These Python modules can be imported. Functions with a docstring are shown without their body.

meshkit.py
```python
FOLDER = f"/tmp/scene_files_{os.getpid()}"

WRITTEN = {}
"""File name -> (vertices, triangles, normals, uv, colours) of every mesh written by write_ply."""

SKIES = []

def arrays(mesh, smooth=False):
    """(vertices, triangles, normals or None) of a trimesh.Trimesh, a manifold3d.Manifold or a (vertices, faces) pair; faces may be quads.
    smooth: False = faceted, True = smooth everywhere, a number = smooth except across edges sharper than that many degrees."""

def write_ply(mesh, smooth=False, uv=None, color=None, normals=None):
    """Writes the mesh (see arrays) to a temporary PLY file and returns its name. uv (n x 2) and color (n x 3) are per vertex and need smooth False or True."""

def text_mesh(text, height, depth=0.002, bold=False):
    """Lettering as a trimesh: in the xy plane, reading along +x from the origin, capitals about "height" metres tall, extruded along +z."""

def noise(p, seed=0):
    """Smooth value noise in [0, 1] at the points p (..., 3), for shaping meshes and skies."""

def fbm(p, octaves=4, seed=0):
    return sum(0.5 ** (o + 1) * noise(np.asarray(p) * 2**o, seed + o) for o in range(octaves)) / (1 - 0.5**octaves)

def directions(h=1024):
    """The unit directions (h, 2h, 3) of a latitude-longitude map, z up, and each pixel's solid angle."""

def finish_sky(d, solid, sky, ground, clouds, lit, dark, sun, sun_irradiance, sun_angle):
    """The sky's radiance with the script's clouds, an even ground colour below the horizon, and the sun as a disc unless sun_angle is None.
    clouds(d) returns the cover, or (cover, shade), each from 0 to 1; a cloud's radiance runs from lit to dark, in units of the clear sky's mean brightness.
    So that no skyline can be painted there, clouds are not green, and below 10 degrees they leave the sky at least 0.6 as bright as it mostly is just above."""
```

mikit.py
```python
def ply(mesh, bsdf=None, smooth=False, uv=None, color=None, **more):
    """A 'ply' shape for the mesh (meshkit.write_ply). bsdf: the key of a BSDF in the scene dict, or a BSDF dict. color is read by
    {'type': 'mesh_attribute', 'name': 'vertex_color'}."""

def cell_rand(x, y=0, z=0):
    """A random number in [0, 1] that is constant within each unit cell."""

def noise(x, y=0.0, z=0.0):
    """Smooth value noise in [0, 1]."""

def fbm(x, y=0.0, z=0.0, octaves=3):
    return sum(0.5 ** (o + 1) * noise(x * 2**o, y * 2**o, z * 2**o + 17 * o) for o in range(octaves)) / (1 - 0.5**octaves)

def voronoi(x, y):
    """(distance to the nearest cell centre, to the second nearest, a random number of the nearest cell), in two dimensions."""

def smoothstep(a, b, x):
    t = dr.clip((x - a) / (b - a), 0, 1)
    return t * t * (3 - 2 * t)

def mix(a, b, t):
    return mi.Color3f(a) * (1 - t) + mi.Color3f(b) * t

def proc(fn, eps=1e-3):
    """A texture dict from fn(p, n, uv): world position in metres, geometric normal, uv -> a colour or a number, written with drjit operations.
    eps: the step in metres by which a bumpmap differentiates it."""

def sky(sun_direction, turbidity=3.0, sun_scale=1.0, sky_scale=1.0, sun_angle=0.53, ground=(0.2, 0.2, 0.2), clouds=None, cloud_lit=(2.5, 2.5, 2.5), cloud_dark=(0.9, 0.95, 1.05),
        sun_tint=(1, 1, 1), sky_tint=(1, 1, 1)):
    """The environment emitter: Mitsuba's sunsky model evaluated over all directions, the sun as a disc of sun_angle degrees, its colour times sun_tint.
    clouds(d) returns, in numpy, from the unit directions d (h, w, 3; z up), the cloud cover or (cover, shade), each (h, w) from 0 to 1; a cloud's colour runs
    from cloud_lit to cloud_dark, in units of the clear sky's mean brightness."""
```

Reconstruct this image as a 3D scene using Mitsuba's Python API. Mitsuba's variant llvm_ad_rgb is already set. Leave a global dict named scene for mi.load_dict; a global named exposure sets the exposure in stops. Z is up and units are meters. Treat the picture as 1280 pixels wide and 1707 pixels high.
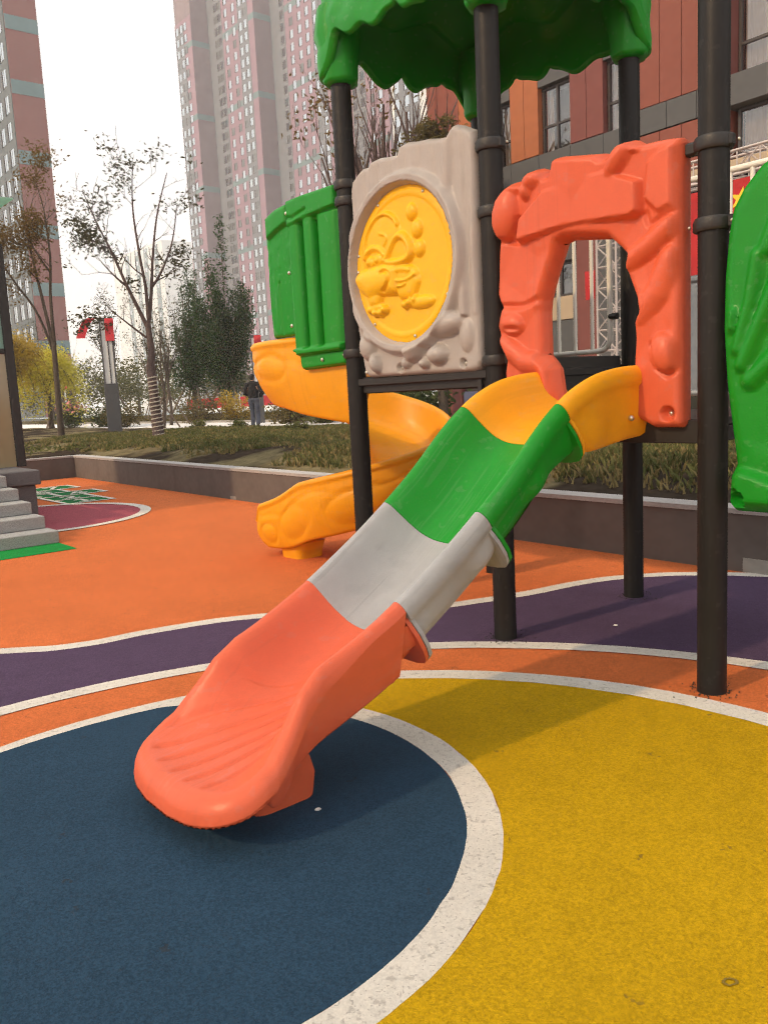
import math, random
import numpy as np, trimesh, shapely, manifold3d
from shapely.geometry import Polygon, Point, LineString
from shapely import affinity
from shapely.ops import unary_union
from scipy.spatial import Delaunay
from scipy.interpolate import PchipInterpolator
import drjit as dr
import mitsuba as mi
import mikit, meshkit
from mikit import noise, fbm, voronoi, smoothstep, mix, cell_rand, proc

T = mi.ScalarTransform4f
scene, labels = {'type': 'scene'}, {}
rng = np.random.default_rng(7)

# ------------------------------------------------------------------ camera, sky, exposure
CAM_H, PITCH, ROLL = 1.3154, 0.1393, -0.0513
_f = np.array([0, math.cos(PITCH), -math.sin(PITCH)])
_u = np.array([0, math.sin(PITCH), math.cos(PITCH)])
_up = -math.sin(ROLL) * np.array([1.0, 0, 0]) + math.cos(ROLL) * _u
HAZE = 0.0010
scene['camera'] = {'type': 'perspective', 'fov': 49.388, 'fov_axis': 'x', 'near_clip': 0.05, 'far_clip': 6000.0,
                   'to_world': T().look_at(origin=[0, 0, CAM_H], target=[0, float(_f[1]), CAM_H + float(_f[2])], up=[float(x) for x in _up]),
                   'medium': {'type': 'ref', 'id': 'haze_air'}}
SUN = (-0.826, -0.569, 0.67)          # low hazy sun behind the photographer, to the left
scene['sky'] = mikit.sky(SUN, turbidity=5, sun_scale=0.78, sky_scale=1.0, sun_angle=1.8, sun_tint=(1.0, 0.89, 0.74),
                         clouds=lambda d: 0.93 + 0 * d[..., 0], cloud_lit=(4.7, 4.65, 4.6))
exposure = 1.38

# ------------------------------------------------------------------ frames
TH = -0.8875
D2 = np.array([math.cos(TH), math.sin(TH)]); N2 = np.array([-D2[1], D2[0]])     # play structure: u along its front, v away from it
P2 = np.array([0.6126, 4.3049])
DW = np.array([0.60869, -0.79341]); NW = np.array([0.79341, 0.60869])           # retaining wall and red block: p along, q away
WALL_Q = 5.2914
S = 1.17


def W(L):
    L = np.asarray(L, float)
    return np.concatenate([P2 + L[..., :1] * D2 + L[..., 1:2] * N2, L[..., 2:3]], -1)


def F(L):
    L = np.asarray(L, float)
    return np.concatenate([L[..., :1] * DW + L[..., 1:2] * NW, L[..., 2:3]], -1)


def turned(mesh, fn):
    v, f = (np.asarray(mesh.vertices), np.asarray(mesh.faces)) if hasattr(mesh, 'vertices') else mesh
    return trimesh.Trimesh(fn(v), f, process=False)


# ------------------------------------------------------------------ scene helpers
_taken = {}


def numbered(key):
    n = _taken.get(key, -1) + 1
    _taken[key] = n
    return key if n == 0 else f'{key}_{n:03d}'


def thing(name, label, cat, group=None):
    k = numbered(name)
    labels[k] = {'label': label, 'category': cat}
    if group:
        labels[k]['group'] = group
    return k


def obj(name, mesh, bsdf, parent=None, smooth=30, label=None, kind=None, uv=None):
    k = numbered(f'{parent}__{name}' if parent else name)
    if isinstance(mesh, list):
        mesh = trimesh.util.concatenate(mesh)
    scene[k] = mikit.ply(mesh, bsdf, smooth=smooth, uv=uv)
    if label or kind:
        labels.setdefault(k, {})
        if label:
            labels[k]['label'] = label
        if kind:
            labels[k]['kind'] = kind
    return k


def again(name, source, matrix, parent=None, bsdf=None):
    k = numbered(f'{parent}__{name}' if parent else name)
    scene[k] = {**scene[source], 'to_world': T(matrix)}
    if bsdf:
        scene[k]['bsdf'] = {'type': 'ref', 'id': bsdf}
    return k


def solo(name, mesh, bsdf, label, cat=None, group=None, kind=None, smooth=30):
    k = obj(name, mesh, bsdf, smooth=smooth)
    labels[k] = {'label': label}
    if cat:
        labels[k]['category'] = cat
    if group:
        labels[k]['group'] = group
    if kind:
        labels[k]['kind'] = kind
    return k


# ------------------------------------------------------------------ mesh helpers
def box(c, s, ch=0.0):
    """Axis-parallel box with chamfered edges."""
    c, s = np.asarray(c, float), np.asarray(s, float) / 2
    if ch <= 0:
        m = trimesh.creation.box(extents=2 * s)
        m.apply_translation(c)
        return m
    ch = min(ch, 0.45 * s.min() * 2)
    pts = []
    for sx in (-1, 1):
        for sy in (-1, 1):
            for sz in (-1, 1):
                g = np.array([sx, sy, sz])
                for k in range(3):
                    q = s - ch
                    q = q.copy(); q[k] = s[k]
                    pts.append(g * q)
    h = trimesh.convex.convex_hull(np.array(pts))
    h.apply_translation(c)
    return h


def span(a, b, ch=0.0):
    a, b = np.asarray(a, float), np.asarray(b, float)
    return box((a + b) / 2, np.abs(b - a), ch)


def grid(P, wrap_u=False, wrap_v=False):
    """Quads over P[i, j]; wrap_u closes i, wrap_v closes j."""
    P = np.asarray(P, float)
    m, n = P.shape[:2]
    i = np.arange(m if wrap_u else m - 1)[:, None]; j = np.arange(n if wrap_v else n - 1)[None]
    i2, j2 = (i + 1) % m, (j + 1) % n
    q = np.stack([i * n + j + 0 * i, i * n + j2, i2 * n + j2, i2 * n + j], -1).reshape(-1, 4)
    f = np.vstack([q[:, [0, 1, 2]], q[:, [0, 2, 3]]])
    return trimesh.Trimesh(P.reshape(-1, 3), f, process=False)


def fan(ring):
    ring = np.asarray(ring, float)
    c = ring.mean(0)
    n = len(ring)
    return trimesh.Trimesh(np.vstack([ring, c]), [[i, (i + 1) % n, n] for i in range(n)], process=False)


def shut(P):
    """Closed surface through the rings P[i] (each ring closed), capped at both ends."""
    P = np.asarray(P, float)
    m = trimesh.util.concatenate([grid(P, False, True), fan(P[0][::-1]), fan(P[-1])])
    m.merge_vertices()
    if m.volume < 0:
        m.invert()
    return m


def tube(pts, r, n=8, caps=True):
    pts = np.asarray(pts, float)
    r = np.broadcast_to(np.asarray(r, float), (len(pts),))
    t = np.gradient(pts, axis=0)
    t /= np.linalg.norm(t, axis=1, keepdims=True) + 1e-12
    x = np.cross(t[0], [0, 0, 1.0] if abs(t[0][2]) < 0.9 else [1.0, 0, 0])
    x /= np.linalg.norm(x)
    rings, ang = [], np.arange(n) * 2 * np.pi / n
    for k in range(len(pts)):
        x = x - t[k] * (x @ t[k]); x /= np.linalg.norm(x)
        y = np.cross(t[k], x)
        rings.append(pts[k] + r[k] * (np.cos(ang)[:, None] * x + np.sin(ang)[:, None] * y))
    R = np.array(rings)
    v = R.reshape(-1, 3)
    m = len(pts)
    f = []
    for a in range(m - 1):
        for b in range(n):
            p, q = a * n + b, a * n + (b + 1) % n
            f += [[p, q, q + n], [p, q + n, p + n]]
    if caps:
        v = np.vstack([v, pts[0], pts[-1]])
        f += [[(b + 1) % n, b, m * n] for b in range(n)] + [[(m - 1) * n + b, (m - 1) * n + (b + 1) % n, m * n + 1] for b in range(n)]
    return trimesh.Trimesh(v, f, process=False)


def lathe(prof, n=24, c=(0, 0, 0)):
    prof = np.asarray(prof, float)
    a = np.arange(n) * 2 * np.pi / n
    P = np.stack([prof[:, :1] * np.cos(a), prof[:, :1] * np.sin(a), prof[:, 1:] + 0 * a], -1)
    m = shut(P)
    m.apply_translation(c)
    return m


def blobs(centres, radii, sub=2):
    out = []
    for c, r in zip(centres, radii):
        m = trimesh.creation.icosphere(subdivisions=sub, radius=1.0)
        m.apply_scale(r)
        m.apply_translation(c)
        out.append(m)
    return out


def resample(line, step):
    L = line.length
    n = max(8, int(L / step))
    return np.array([line.interpolate(L * k / n).coords[0] for k in range(n)])


def pillow(poly, tf, tb, r, res, relief=None):
    """A moulded panel in the x-z plane, front towards -y: outline poly rounded over r, thickness tf to the front and tb to the back, relief(x, z, d) added to the front."""
    poly = poly.buffer(0)
    pts = []
    for off in (0.0, 0.06, 0.2, 0.42, 0.7, 1.0):
        g = poly.buffer(-off * r)
        for q in getattr(g, 'geoms', [g]):
            if q.is_empty:
                continue
            for ring in [q.exterior, *q.interiors]:
                pts.append(resample(ring, res if off else res * 0.8))
    x0, z0, x1, z1 = poly.bounds
    gx, gz = np.meshgrid(np.arange(x0, x1, res), np.arange(z0, z1, res * 0.87))
    gx[1::2] += res / 2
    g = np.stack([gx.ravel(), gz.ravel()], -1)
    inner = poly.buffer(-r * 1.0 - res * 0.4)
    g = g[shapely.contains_xy(inner, g[:, 0], g[:, 1])]
    pts = np.vstack(pts + [g])
    pts = np.unique(pts.round(6), axis=0)
    tri = Delaunay(pts).simplices
    c = pts[tri].mean(1)
    big = poly.buffer(1e-7)
    tri = tri[shapely.contains_xy(big, c[:, 0], c[:, 1])]
    a = pts[tri]
    cr = (a[:, 1, 0] - a[:, 0, 0]) * (a[:, 2, 1] - a[:, 0, 1]) - (a[:, 1, 1] - a[:, 0, 1]) * (a[:, 2, 0] - a[:, 0, 0])
    tri = tri[np.abs(cr) > 1e-9]; cr = cr[np.abs(cr) > 1e-9]
    tri = np.where(cr[:, None] > 0, tri, tri[:, ::-1])
    d = shapely.distance(poly.boundary, shapely.points(pts))
    e = np.sqrt(np.clip(1 - (1 - np.clip(d / r, 0, 1)) ** 2, 0, 1))
    front = -tf * e
    if relief is not None:
        s = np.clip(d / (1.2 * r), 0, 1)
        front = front - relief(pts[:, 0], pts[:, 1], d) * s * s * (3 - 2 * s)
    back = tb * e
    V = np.vstack([np.c_[pts[:, 0], front, pts[:, 1]], np.c_[pts[:, 0], back, pts[:, 1]]])
    m = trimesh.Trimesh(V, np.vstack([tri, tri[:, ::-1] + len(pts)]), process=False)
    m.merge_vertices(digits_vertex=6)
    return m


def sm(a, b, x):
    t = np.clip((x - a) / (b - a), 0, 1)
    return t * t * (3 - 2 * t)


def dome(x, z, cx, cz, rx, rz, h, ang=0.0, p=0.5):
    c, s = math.cos(ang), math.sin(ang)
    a, b = ((x - cx) * c + (z - cz) * s) / rx, (-(x - cx) * s + (z - cz) * c) / rz
    return h * np.clip(1 - a * a - b * b, 0, 1) ** p


def ridge(x, z, pts, w, h):
    d = shapely.distance(LineString(pts), shapely.points(np.c_[x, z]))
    return h * np.clip(1 - (d / w) ** 2, 0, 1) ** 0.8


def slab(x, z, pts, h, bev):
    p = Polygon(pts)
    g = shapely.points(np.c_[x, z])
    d = shapely.distance(p.boundary, g) * np.where(shapely.contains_xy(p, x, z), 1, -1)
    return h * sm(0, bev, d)


def fb(x, y, z=0.0, sc=1.0, seed=0, octv=3):
    return meshkit.fbm(np.stack(np.broadcast_arrays(x * sc, y * sc, z * sc), -1), octv, seed) - 0.5


def leaves(c, n, size, rg, flat=0.4):
    """Small folded leaves at the points c (n of them); returns one mesh."""
    c = np.asarray(c, float)
    n = len(c)
    a = rg.normal(size=(n, 3)); a[:, 2] *= 0.6
    a /= np.linalg.norm(a, axis=1, keepdims=True)
    b = np.cross(a, rg.normal(size=(n, 3)))
    b /= np.linalg.norm(b, axis=1, keepdims=True)
    s = size * rg.uniform(0.6, 1.3, (n, 1))
    up = np.cross(a, b) * s * 0.15
    v = np.stack([c - a * s * 0.5, c + b * s * flat * 0.5 + up, c + a * s * 0.5, c - b * s * flat * 0.5 + up], 1).reshape(-1, 3)
    k = np.arange(n)[:, None] * 4
    return trimesh.Trimesh(v, np.vstack([k + [0, 1, 2], k + [0, 2, 3]]), process=False)


# ------------------------------------------------------------------ materials
def bs(name, d, two=False):
    scene[name] = {'type': 'twosided', 'bsdf': d} if two else d
    return name


def rgb(*c):
    return {'type': 'rgb', 'value': list(c)}


def plain(name, c, rough=0.5, spec=0.5, metal=0.0, two=False):
    return bs(name, {'type': 'principled', 'base_color': rgb(*c), 'roughness': rough, 'specular': spec, 'metallic': metal}, two)


def plastic(name, c, rough=0.36, grain=0.05, bump=0.0006, bsc=260.0, spec=0.32, scuff=0.22, streak=0.0):
    """Rotomoulded polyethylene: colour slightly mottled, fine texture, pale scuffs and a little dust dirt with an outline."""
    c = np.array(c, float)

    def col(p, n, uv):
        m = fbm(p.x * 9, p.y * 9, p.z * 9, 3)
        g = noise(p.x * 420, p.y * 420, p.z * 420)
        s = smoothstep(0.66, 0.72, fbm(p.x * 31 + 7, p.y * 31, p.z * 31, 4)) * scuff
        k = (1 - grain) + 2 * grain * m + 0.10 * (g - 0.5)
        base = mix(mi.Color3f(c.tolist()) * k, mi.Color3f((c * 0.75 + 0.10).tolist()), s)
        if streak:                                             # scratches and rubbed-in dirt that run down the slide
            w = p.x * float(D2[0]) + p.y * float(D2[1])
            l = p.x * float(N2[0]) + p.y * float(N2[1])
            a = smoothstep(0.60, 0.72, fbm(w * 95, l * 2.2, 3, 3)) * smoothstep(0.35, 0.65, fbm(w * 9, l * 3.1, 7, 3))
            b = smoothstep(0.66, 0.72, noise(w * 260, l * 5.0, 9)) * smoothstep(0.45, 0.7, fbm(w * 7, l * 4 + 9, 1, 3))
            d_ = smoothstep(0.52, 0.70, fbm(w * 14, l * 9, p.z * 14, 5))
            base = mix(base, mi.Color3f((c * 0.55 + 0.02).tolist()), a * streak + d_ * streak * 0.45)
            base = mix(base, mi.Color3f((c * 0.8 + 0.12).tolist()), b * streak)
        return base

    def rg(p, n, uv):
        return rough - 0.06 + 0.16 * fbm(p.x * 23, p.y * 23, p.z * 23 + 5, 3)

    d = {'type': 'principled', 'base_color': proc(col), 'roughness': proc(rg), 'specular': spec}
    if bump:
        d = {'type': 'bumpmap', 'arbitrary': proc(lambda p, n, uv: bump * noise(p.x * bsc, p.y * bsc, p.z * bsc), eps=0.0012), 'scale': 1.0, 'bsdf': d}
    return bs(name, {'type': 'twosided', 'bsdf': d})


def rubber(name, c, dark=0.62, blotch=0.13):
    """Poured rubber granules: speckles of a few millimetres, worn and dusty patches."""
    c = np.array(c, float)

    def col(p, n, uv):
        g = cell_rand(p.x * 330, p.y * 330) * 0.5 + noise(p.x * 150, p.y * 150) * 0.5
        b = fbm(p.x * 1.9, p.y * 1.9, 0, 5); b2 = fbm(p.x * 17 + 3, p.y * 17, 0, 4)
        k = 1 - dark * 0.5 + dark * g
        k *= 1 + blotch * (b - 0.5) * 1.6 + blotch * (b2 - 0.5) * 1.2
        spot = smoothstep(0.985, 0.995, cell_rand(p.x * 28, p.y * 28, 3)) * smoothstep(0.6, 0.8, noise(p.x * 90, p.y * 90)) * 0.5
        return mix(mi.Color3f(c.tolist()) * k, mi.Color3f(0.03, 0.03, 0.03), spot)

    d = {'type': 'principled', 'base_color': proc(col), 'roughness': 0.85, 'specular': 0.10}
    d = {'type': 'bumpmap', 'arbitrary': proc(lambda p, n, uv: 0.0022 * noise(p.x * 190, p.y * 190) + 0.002 * noise(p.x * 60, p.y * 60), eps=0.002), 'scale': 1.0, 'bsdf': d}
    return bs(name, {'type': 'twosided', 'bsdf': d})


M_CORAL = plastic('mat_coral', (0.61, 0.112, 0.050), bump=0.0003, grain=0.05, streak=0.14)
M_GREEN = plastic('mat_green', (0.006, 0.235, 0.012), bump=0.0008, bsc=200, grain=0.06)
M_YELLOW = plastic('mat_yellow', (0.78, 0.34, 0.012), bump=0.0003, grain=0.04, streak=0.12)
M_DISC = plastic('mat_disc', (0.80, 0.45, 0.012), bump=0.0002, grain=0.04)
M_GREENS = plastic('mat_green_slide', (0.008, 0.25, 0.016), bump=0.0006, bsc=220, grain=0.06, streak=0.13)
M_GREY = plastic('mat_grey', (0.37, 0.345, 0.325), bump=0.0003, grain=0.08)
M_GREYS = plastic('mat_grey_slide', (0.335, 0.345, 0.355), bump=0.0002, grain=0.08, scuff=0.4, streak=0.40)
M_POST = plastic('mat_post', (0.013, 0.0125, 0.0125), rough=0.46, grain=0.1, bump=0.0002, scuff=0.06, spec=0.25)
M_BLACK = plain('mat_black', (0.018, 0.017, 0.017), 0.5)
M_BOLT = plain('mat_bolt', (0.62, 0.60, 0.52), 0.3, metal=0.9)
M_HOLE = plain('mat_hole', (0.03, 0.025, 0.02), 0.8)
M_WHITESTEEL = plain('mat_white_steel', (0.80, 0.78, 0.70), 0.35)

R_ORANGE = rubber('rub_orange', (0.51, 0.135, 0.043))
R_BLUE = rubber('rub_blue', (0.020, 0.048, 0.084))
R_YELLOW = rubber('rub_yellow', (0.43, 0.262, 0.005))
R_PURPLE = rubber('rub_purple', (0.074, 0.048, 0.092))
R_MAROON = rubber('rub_maroon', (0.29, 0.070, 0.092))
R_GREEN = rubber('rub_green', (0.018, 0.13, 0.045))
R_MAT = rubber('rub_mat', (0.012, 0.22, 0.045))


def _line(p, n, uv):
    g = cell_rand(p.x * 330, p.y * 330) * 0.5 + noise(p.x * 150, p.y * 150) * 0.5
    w = smoothstep(0.62, 0.80, fbm(p.x * 55, p.y * 55, 0, 4)) * 0.4
    w2 = smoothstep(0.80, 0.92, noise(p.x * 170, p.y * 170, 4)) * 0.45
    b = fbm(p.x * 4, p.y * 4, 2, 4)
    return mix(mi.Color3f(0.66, 0.63, 0.57) * (0.72 + 0.22 * g + 0.24 * (b - 0.3)), mi.Color3f(0.20, 0.18, 0.16), dr.maximum(w, w2))


bs('rub_line', {'type': 'twosided', 'bsdf': {'type': 'bumpmap', 'arbitrary': proc(lambda p, n, uv: 0.002 * noise(p.x * 190, p.y * 190) + 0.002 * noise(p.x * 60, p.y * 60), eps=0.002), 'scale': 1.0,
        'bsdf': {'type': 'principled', 'base_color': proc(_line), 'roughness': 0.85, 'specular': 0.1}}})
R_LINE = 'rub_line'


def stone(name, c, sc=40.0, amp=0.35, rough=0.8, streak=0.0):
    c = np.array(c, float)

    def col(p, n, uv):
        g = fbm(p.x * sc, p.y * sc, p.z * sc, 4); h = fbm(p.x * 1.7, p.y * 1.7, p.z * 2.3, 4)
        k = 1 + amp * (g - 0.5) * 2 + 0.3 * (h - 0.5)
        if streak:
            k *= 1 - streak * smoothstep(0.5, 0.8, fbm((p.x - p.y) * 3.3, (p.x + p.y) * 3.3, p.z * 0.35, 4))
        return mi.Color3f(c.tolist()) * k
    return bs(name, {'type': 'twosided', 'bsdf': {'type': 'principled', 'base_color': proc(col), 'roughness': rough, 'specular': 0.3}})


S_WALL = stone('stone_wall', (0.135, 0.117, 0.108), 14, 0.14, 0.8, 0.14)
S_COPING = stone('stone_coping', (0.36, 0.35, 0.34), 60, 0.2)
S_GRANITE = stone('stone_granite', (0.30, 0.305, 0.30), 160, 0.6)
S_PLINTH = stone('stone_plinth', (0.13, 0.125, 0.13), 90, 0.25)
S_PATH = stone('stone_path', (0.56, 0.55, 0.53), 3, 0.15)
S_KERB = stone('stone_kerb', (0.33, 0.31, 0.28), 20, 0.2)


def _soil(p, n, uv):
    g = fbm(p.x * 13, p.y * 13, p.z * 13, 5); h = fbm(p.x * 0.9, p.y * 0.9, 0, 4)
    dry = mix(mi.Color3f(0.050, 0.039, 0.030), mi.Color3f(0.19, 0.16, 0.09), smoothstep(0.42, 0.62, h))
    return dry * (0.55 + 0.9 * g)


bs('soil', {'type': 'twosided', 'bsdf': {'type': 'bumpmap', 'arbitrary': proc(lambda p, n, uv: 0.05 * fbm(p.x * 9, p.y * 9, 0, 4), eps=0.01), 'scale': 1.0, 'bsdf': {'type': 'diffuse', 'reflectance': proc(_soil)}}})


def foliage(name, a, b, trans=0.35, sc=2.0):
    def col(p, n, uv):
        return mix(a, b, noise(p.x * 9, p.y * 9, p.z * 9) * 0.65 + 0.35 * noise(p.x * sc, p.y * sc, p.z * sc))
    return bs(name, {'type': 'principledthin', 'base_color': proc(col), 'roughness': 0.6, 'diff_trans': trans * 2, 'eta': 1.3})


L_OLIVE = foliage('leaf_olive', (0.045, 0.052, 0.028), (0.11, 0.10, 0.055))
L_BROWN = foliage('leaf_brown', (0.13, 0.095, 0.035), (0.24, 0.16, 0.075))
L_DARK = foliage('leaf_dark', (0.020, 0.052, 0.018), (0.055, 0.10, 0.032), 0.25)
L_YELLOW = foliage('leaf_yellow', (0.60, 0.54, 0.06), (0.78, 0.74, 0.16), 0.5)
L_GOLD = foliage('leaf_gold', (0.44, 0.31, 0.04), (0.60, 0.45, 0.09), 0.45)
L_BUSH = foliage('leaf_bush', (0.035, 0.062, 0.022), (0.12, 0.15, 0.06), 0.3)
L_DRY = foliage('leaf_dry', (0.10, 0.085, 0.035), (0.21, 0.17, 0.07), 0.3)
L_FAR = foliage('leaf_far', (0.07, 0.085, 0.03), (0.17, 0.155, 0.06), 0.35)
L_GRASS = foliage('leaf_grass', (0.085, 0.108, 0.035), (0.21, 0.20, 0.085), 0.3, 0.5)
L_STRAW = foliage('leaf_straw', (0.24, 0.19, 0.085), (0.36, 0.29, 0.14), 0.3, 0.5)
BARK = stone('bark', (0.085, 0.066, 0.052), 30, 0.5, 0.9)
BARK_P = stone('bark_purple', (0.105, 0.075, 0.070), 30, 0.5, 0.9)
STAKE = stone('stake_wood', (0.16, 0.125, 0.10), 30, 0.4, 0.9)

# ------------------------------------------------------------------ haze
scene['haze_air'] = {'type': 'homogeneous', 'albedo': {'type': 'rgb', 'value': [0.95, 0.95, 0.95]}, 'sigma_t': HAZE}
scene['haze'] = {'type': 'cube', 'to_world': T().translate([0, 400, 75.5]).scale([1400, 1400, 76.6]),
                 'bsdf': {'type': 'null'}, 'interior': {'type': 'ref', 'id': 'haze_air'}}
labels['haze'] = {'label': 'thin white autumn haze over the whole estate', 'kind': 'stuff'}

# ================================================================== SETTING: ground, paint, wall, lawn, path
CORNER_P = (np.array([-6.07, 16.7]) @ DW)                     # where the retaining wall turns
LAWN = 0.43


def sheet(poly, z, step=None):
    """Flat polygon as triangles at height z."""
    out = []
    for g in getattr(poly, 'geoms', [poly]):
        if g.is_empty or g.area < 1e-5:
            continue
        v, f = trimesh.creation.triangulate_polygon(g, engine='earcut')
        m = trimesh.Trimesh(np.c_[v, np.full(len(v), z)], f, process=False)
        if m.face_normals[:, 2].mean() < 0:
            m.invert()
        out.append(m)
    return trimesh.util.concatenate(out)


def wavy(poly, a=0.004, step=0.02):
    """Hand-laid edges: the outline wanders by a few millimetres."""
    def ring(c):
        P = resample(LineString(c.coords), step)[:-1]
        n = meshkit.fbm(np.c_[P * 11, np.zeros(len(P))], 3, 3) - 0.5
        n2 = meshkit.fbm(np.c_[P * 11 + 31, np.zeros(len(P))], 3, 5) - 0.5
        return P + a * 3 * np.c_[n, n2]
    q = [Polygon(ring(g.exterior), [ring(h) for h in g.interiors if h.length > 0.05]).buffer(0) for g in getattr(poly, 'geoms', [poly]) if g.area > 1e-4]
    return unary_union(q)


# far ground out to the horizon
solo('ground', sheet(Point(0, 0).buffer(2600, 48), -0.03), S_PATH, 'grey paved ground of the estate reaching the horizon', kind='structure', smooth=False)

wall_in = [F([[CORNER_P, WALL_Q, 0]])[0][:2], F([[14, WALL_Q, 0]])[0][:2]]
play_poly = Polygon([wall_in[0], wall_in[1], (16, -14), (-26, -14), (-26, 2), tuple(wall_in[0] - 14 * N2)])
solo('rubber_floor', sheet(play_poly, 0.0), R_ORANGE, 'orange rubber playground surface', kind='structure', smooth=False)
FLOOR = 'rubber_floor'

line_w = 0.11
yel_out, blue_out = Point(-0.082, 1.873).buffer(1.985, 160), Point(-0.868, 2.468).buffer(1.182, 128)
yel_in, blue_in = Point(-0.125, 1.82).buffer(1.93, 160), Point(-0.866, 2.468).buffer(1.072, 128)
low_o = Point(0.028, 1.481).buffer(2.811, 160); low_i = Point(0.028, 1.481).buffer(2.70, 160)


def smooth_line(pts, n=200):
    pts = np.asarray(pts, float)
    t = np.r_[0, np.cumsum(np.linalg.norm(np.diff(pts, axis=0), axis=1))]
    s = np.linspace(0, t[-1], n)
    return np.c_[PchipInterpolator(t, pts[:, 0])(s), PchipInterpolator(t, pts[:, 1])(s)]


up_out = smooth_line([(-4.4, 4.55), (-3.4, 4.75), (-2.7, 4.68), (-2.214, 4.596), (-1.958, 4.595), (-1.724, 4.658), (-1.509, 4.80), (-1.27, 4.925), (-1.016, 5.03), (-0.673, 5.085), (-0.2, 5.06), (0.2, 5.07), (0.582, 5.181), (0.891, 5.31), (1.227, 5.496), (1.563, 5.613), (1.881, 5.638), (2.173, 5.589), (2.541, 5.45), (3.3, 4.9), (4.2, 3.9)])
band = Polygon(np.vstack([up_out, [(4.2, 0.4), (0.0, 0.2), (-4.4, 1.2)]])).buffer(0)
purple_zone = band.difference(low_o)
up_line = LineString(up_out).buffer(line_w, cap_style='flat').intersection(band)
low_line = low_o.difference(low_i).intersection(band)
yel_zone = yel_in.difference(blue_out)
yel_line = yel_out.difference(yel_in)
blue_line = blue_out.difference(blue_in).intersection(yel_out)
blue_zone = blue_in.intersection(yel_in.union(Point(-0.2, 1.2).buffer(0.2)))
lines = wavy(unary_union([up_line, low_line.difference(yel_out), yel_line, blue_line]), 0.003)
Z1 = 0.004
for nm, zone, m, lb in (('yellow_area', yel_zone, R_YELLOW, 'big mustard yellow disc of the floor'), ('blue_area', blue_zone, R_BLUE, 'dark blue disc under the foot of the straight slide'),
                        ('purple_area', purple_zone, R_PURPLE, 'dark purple band behind the yellow disc')):
    obj(nm, sheet(zone.difference(lines), Z1), m, FLOOR, smooth=False, label=lb)
obj('line', sheet(lines, Z1), R_LINE, FLOOR, smooth=False, label='worn white lines round the coloured areas')

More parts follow.
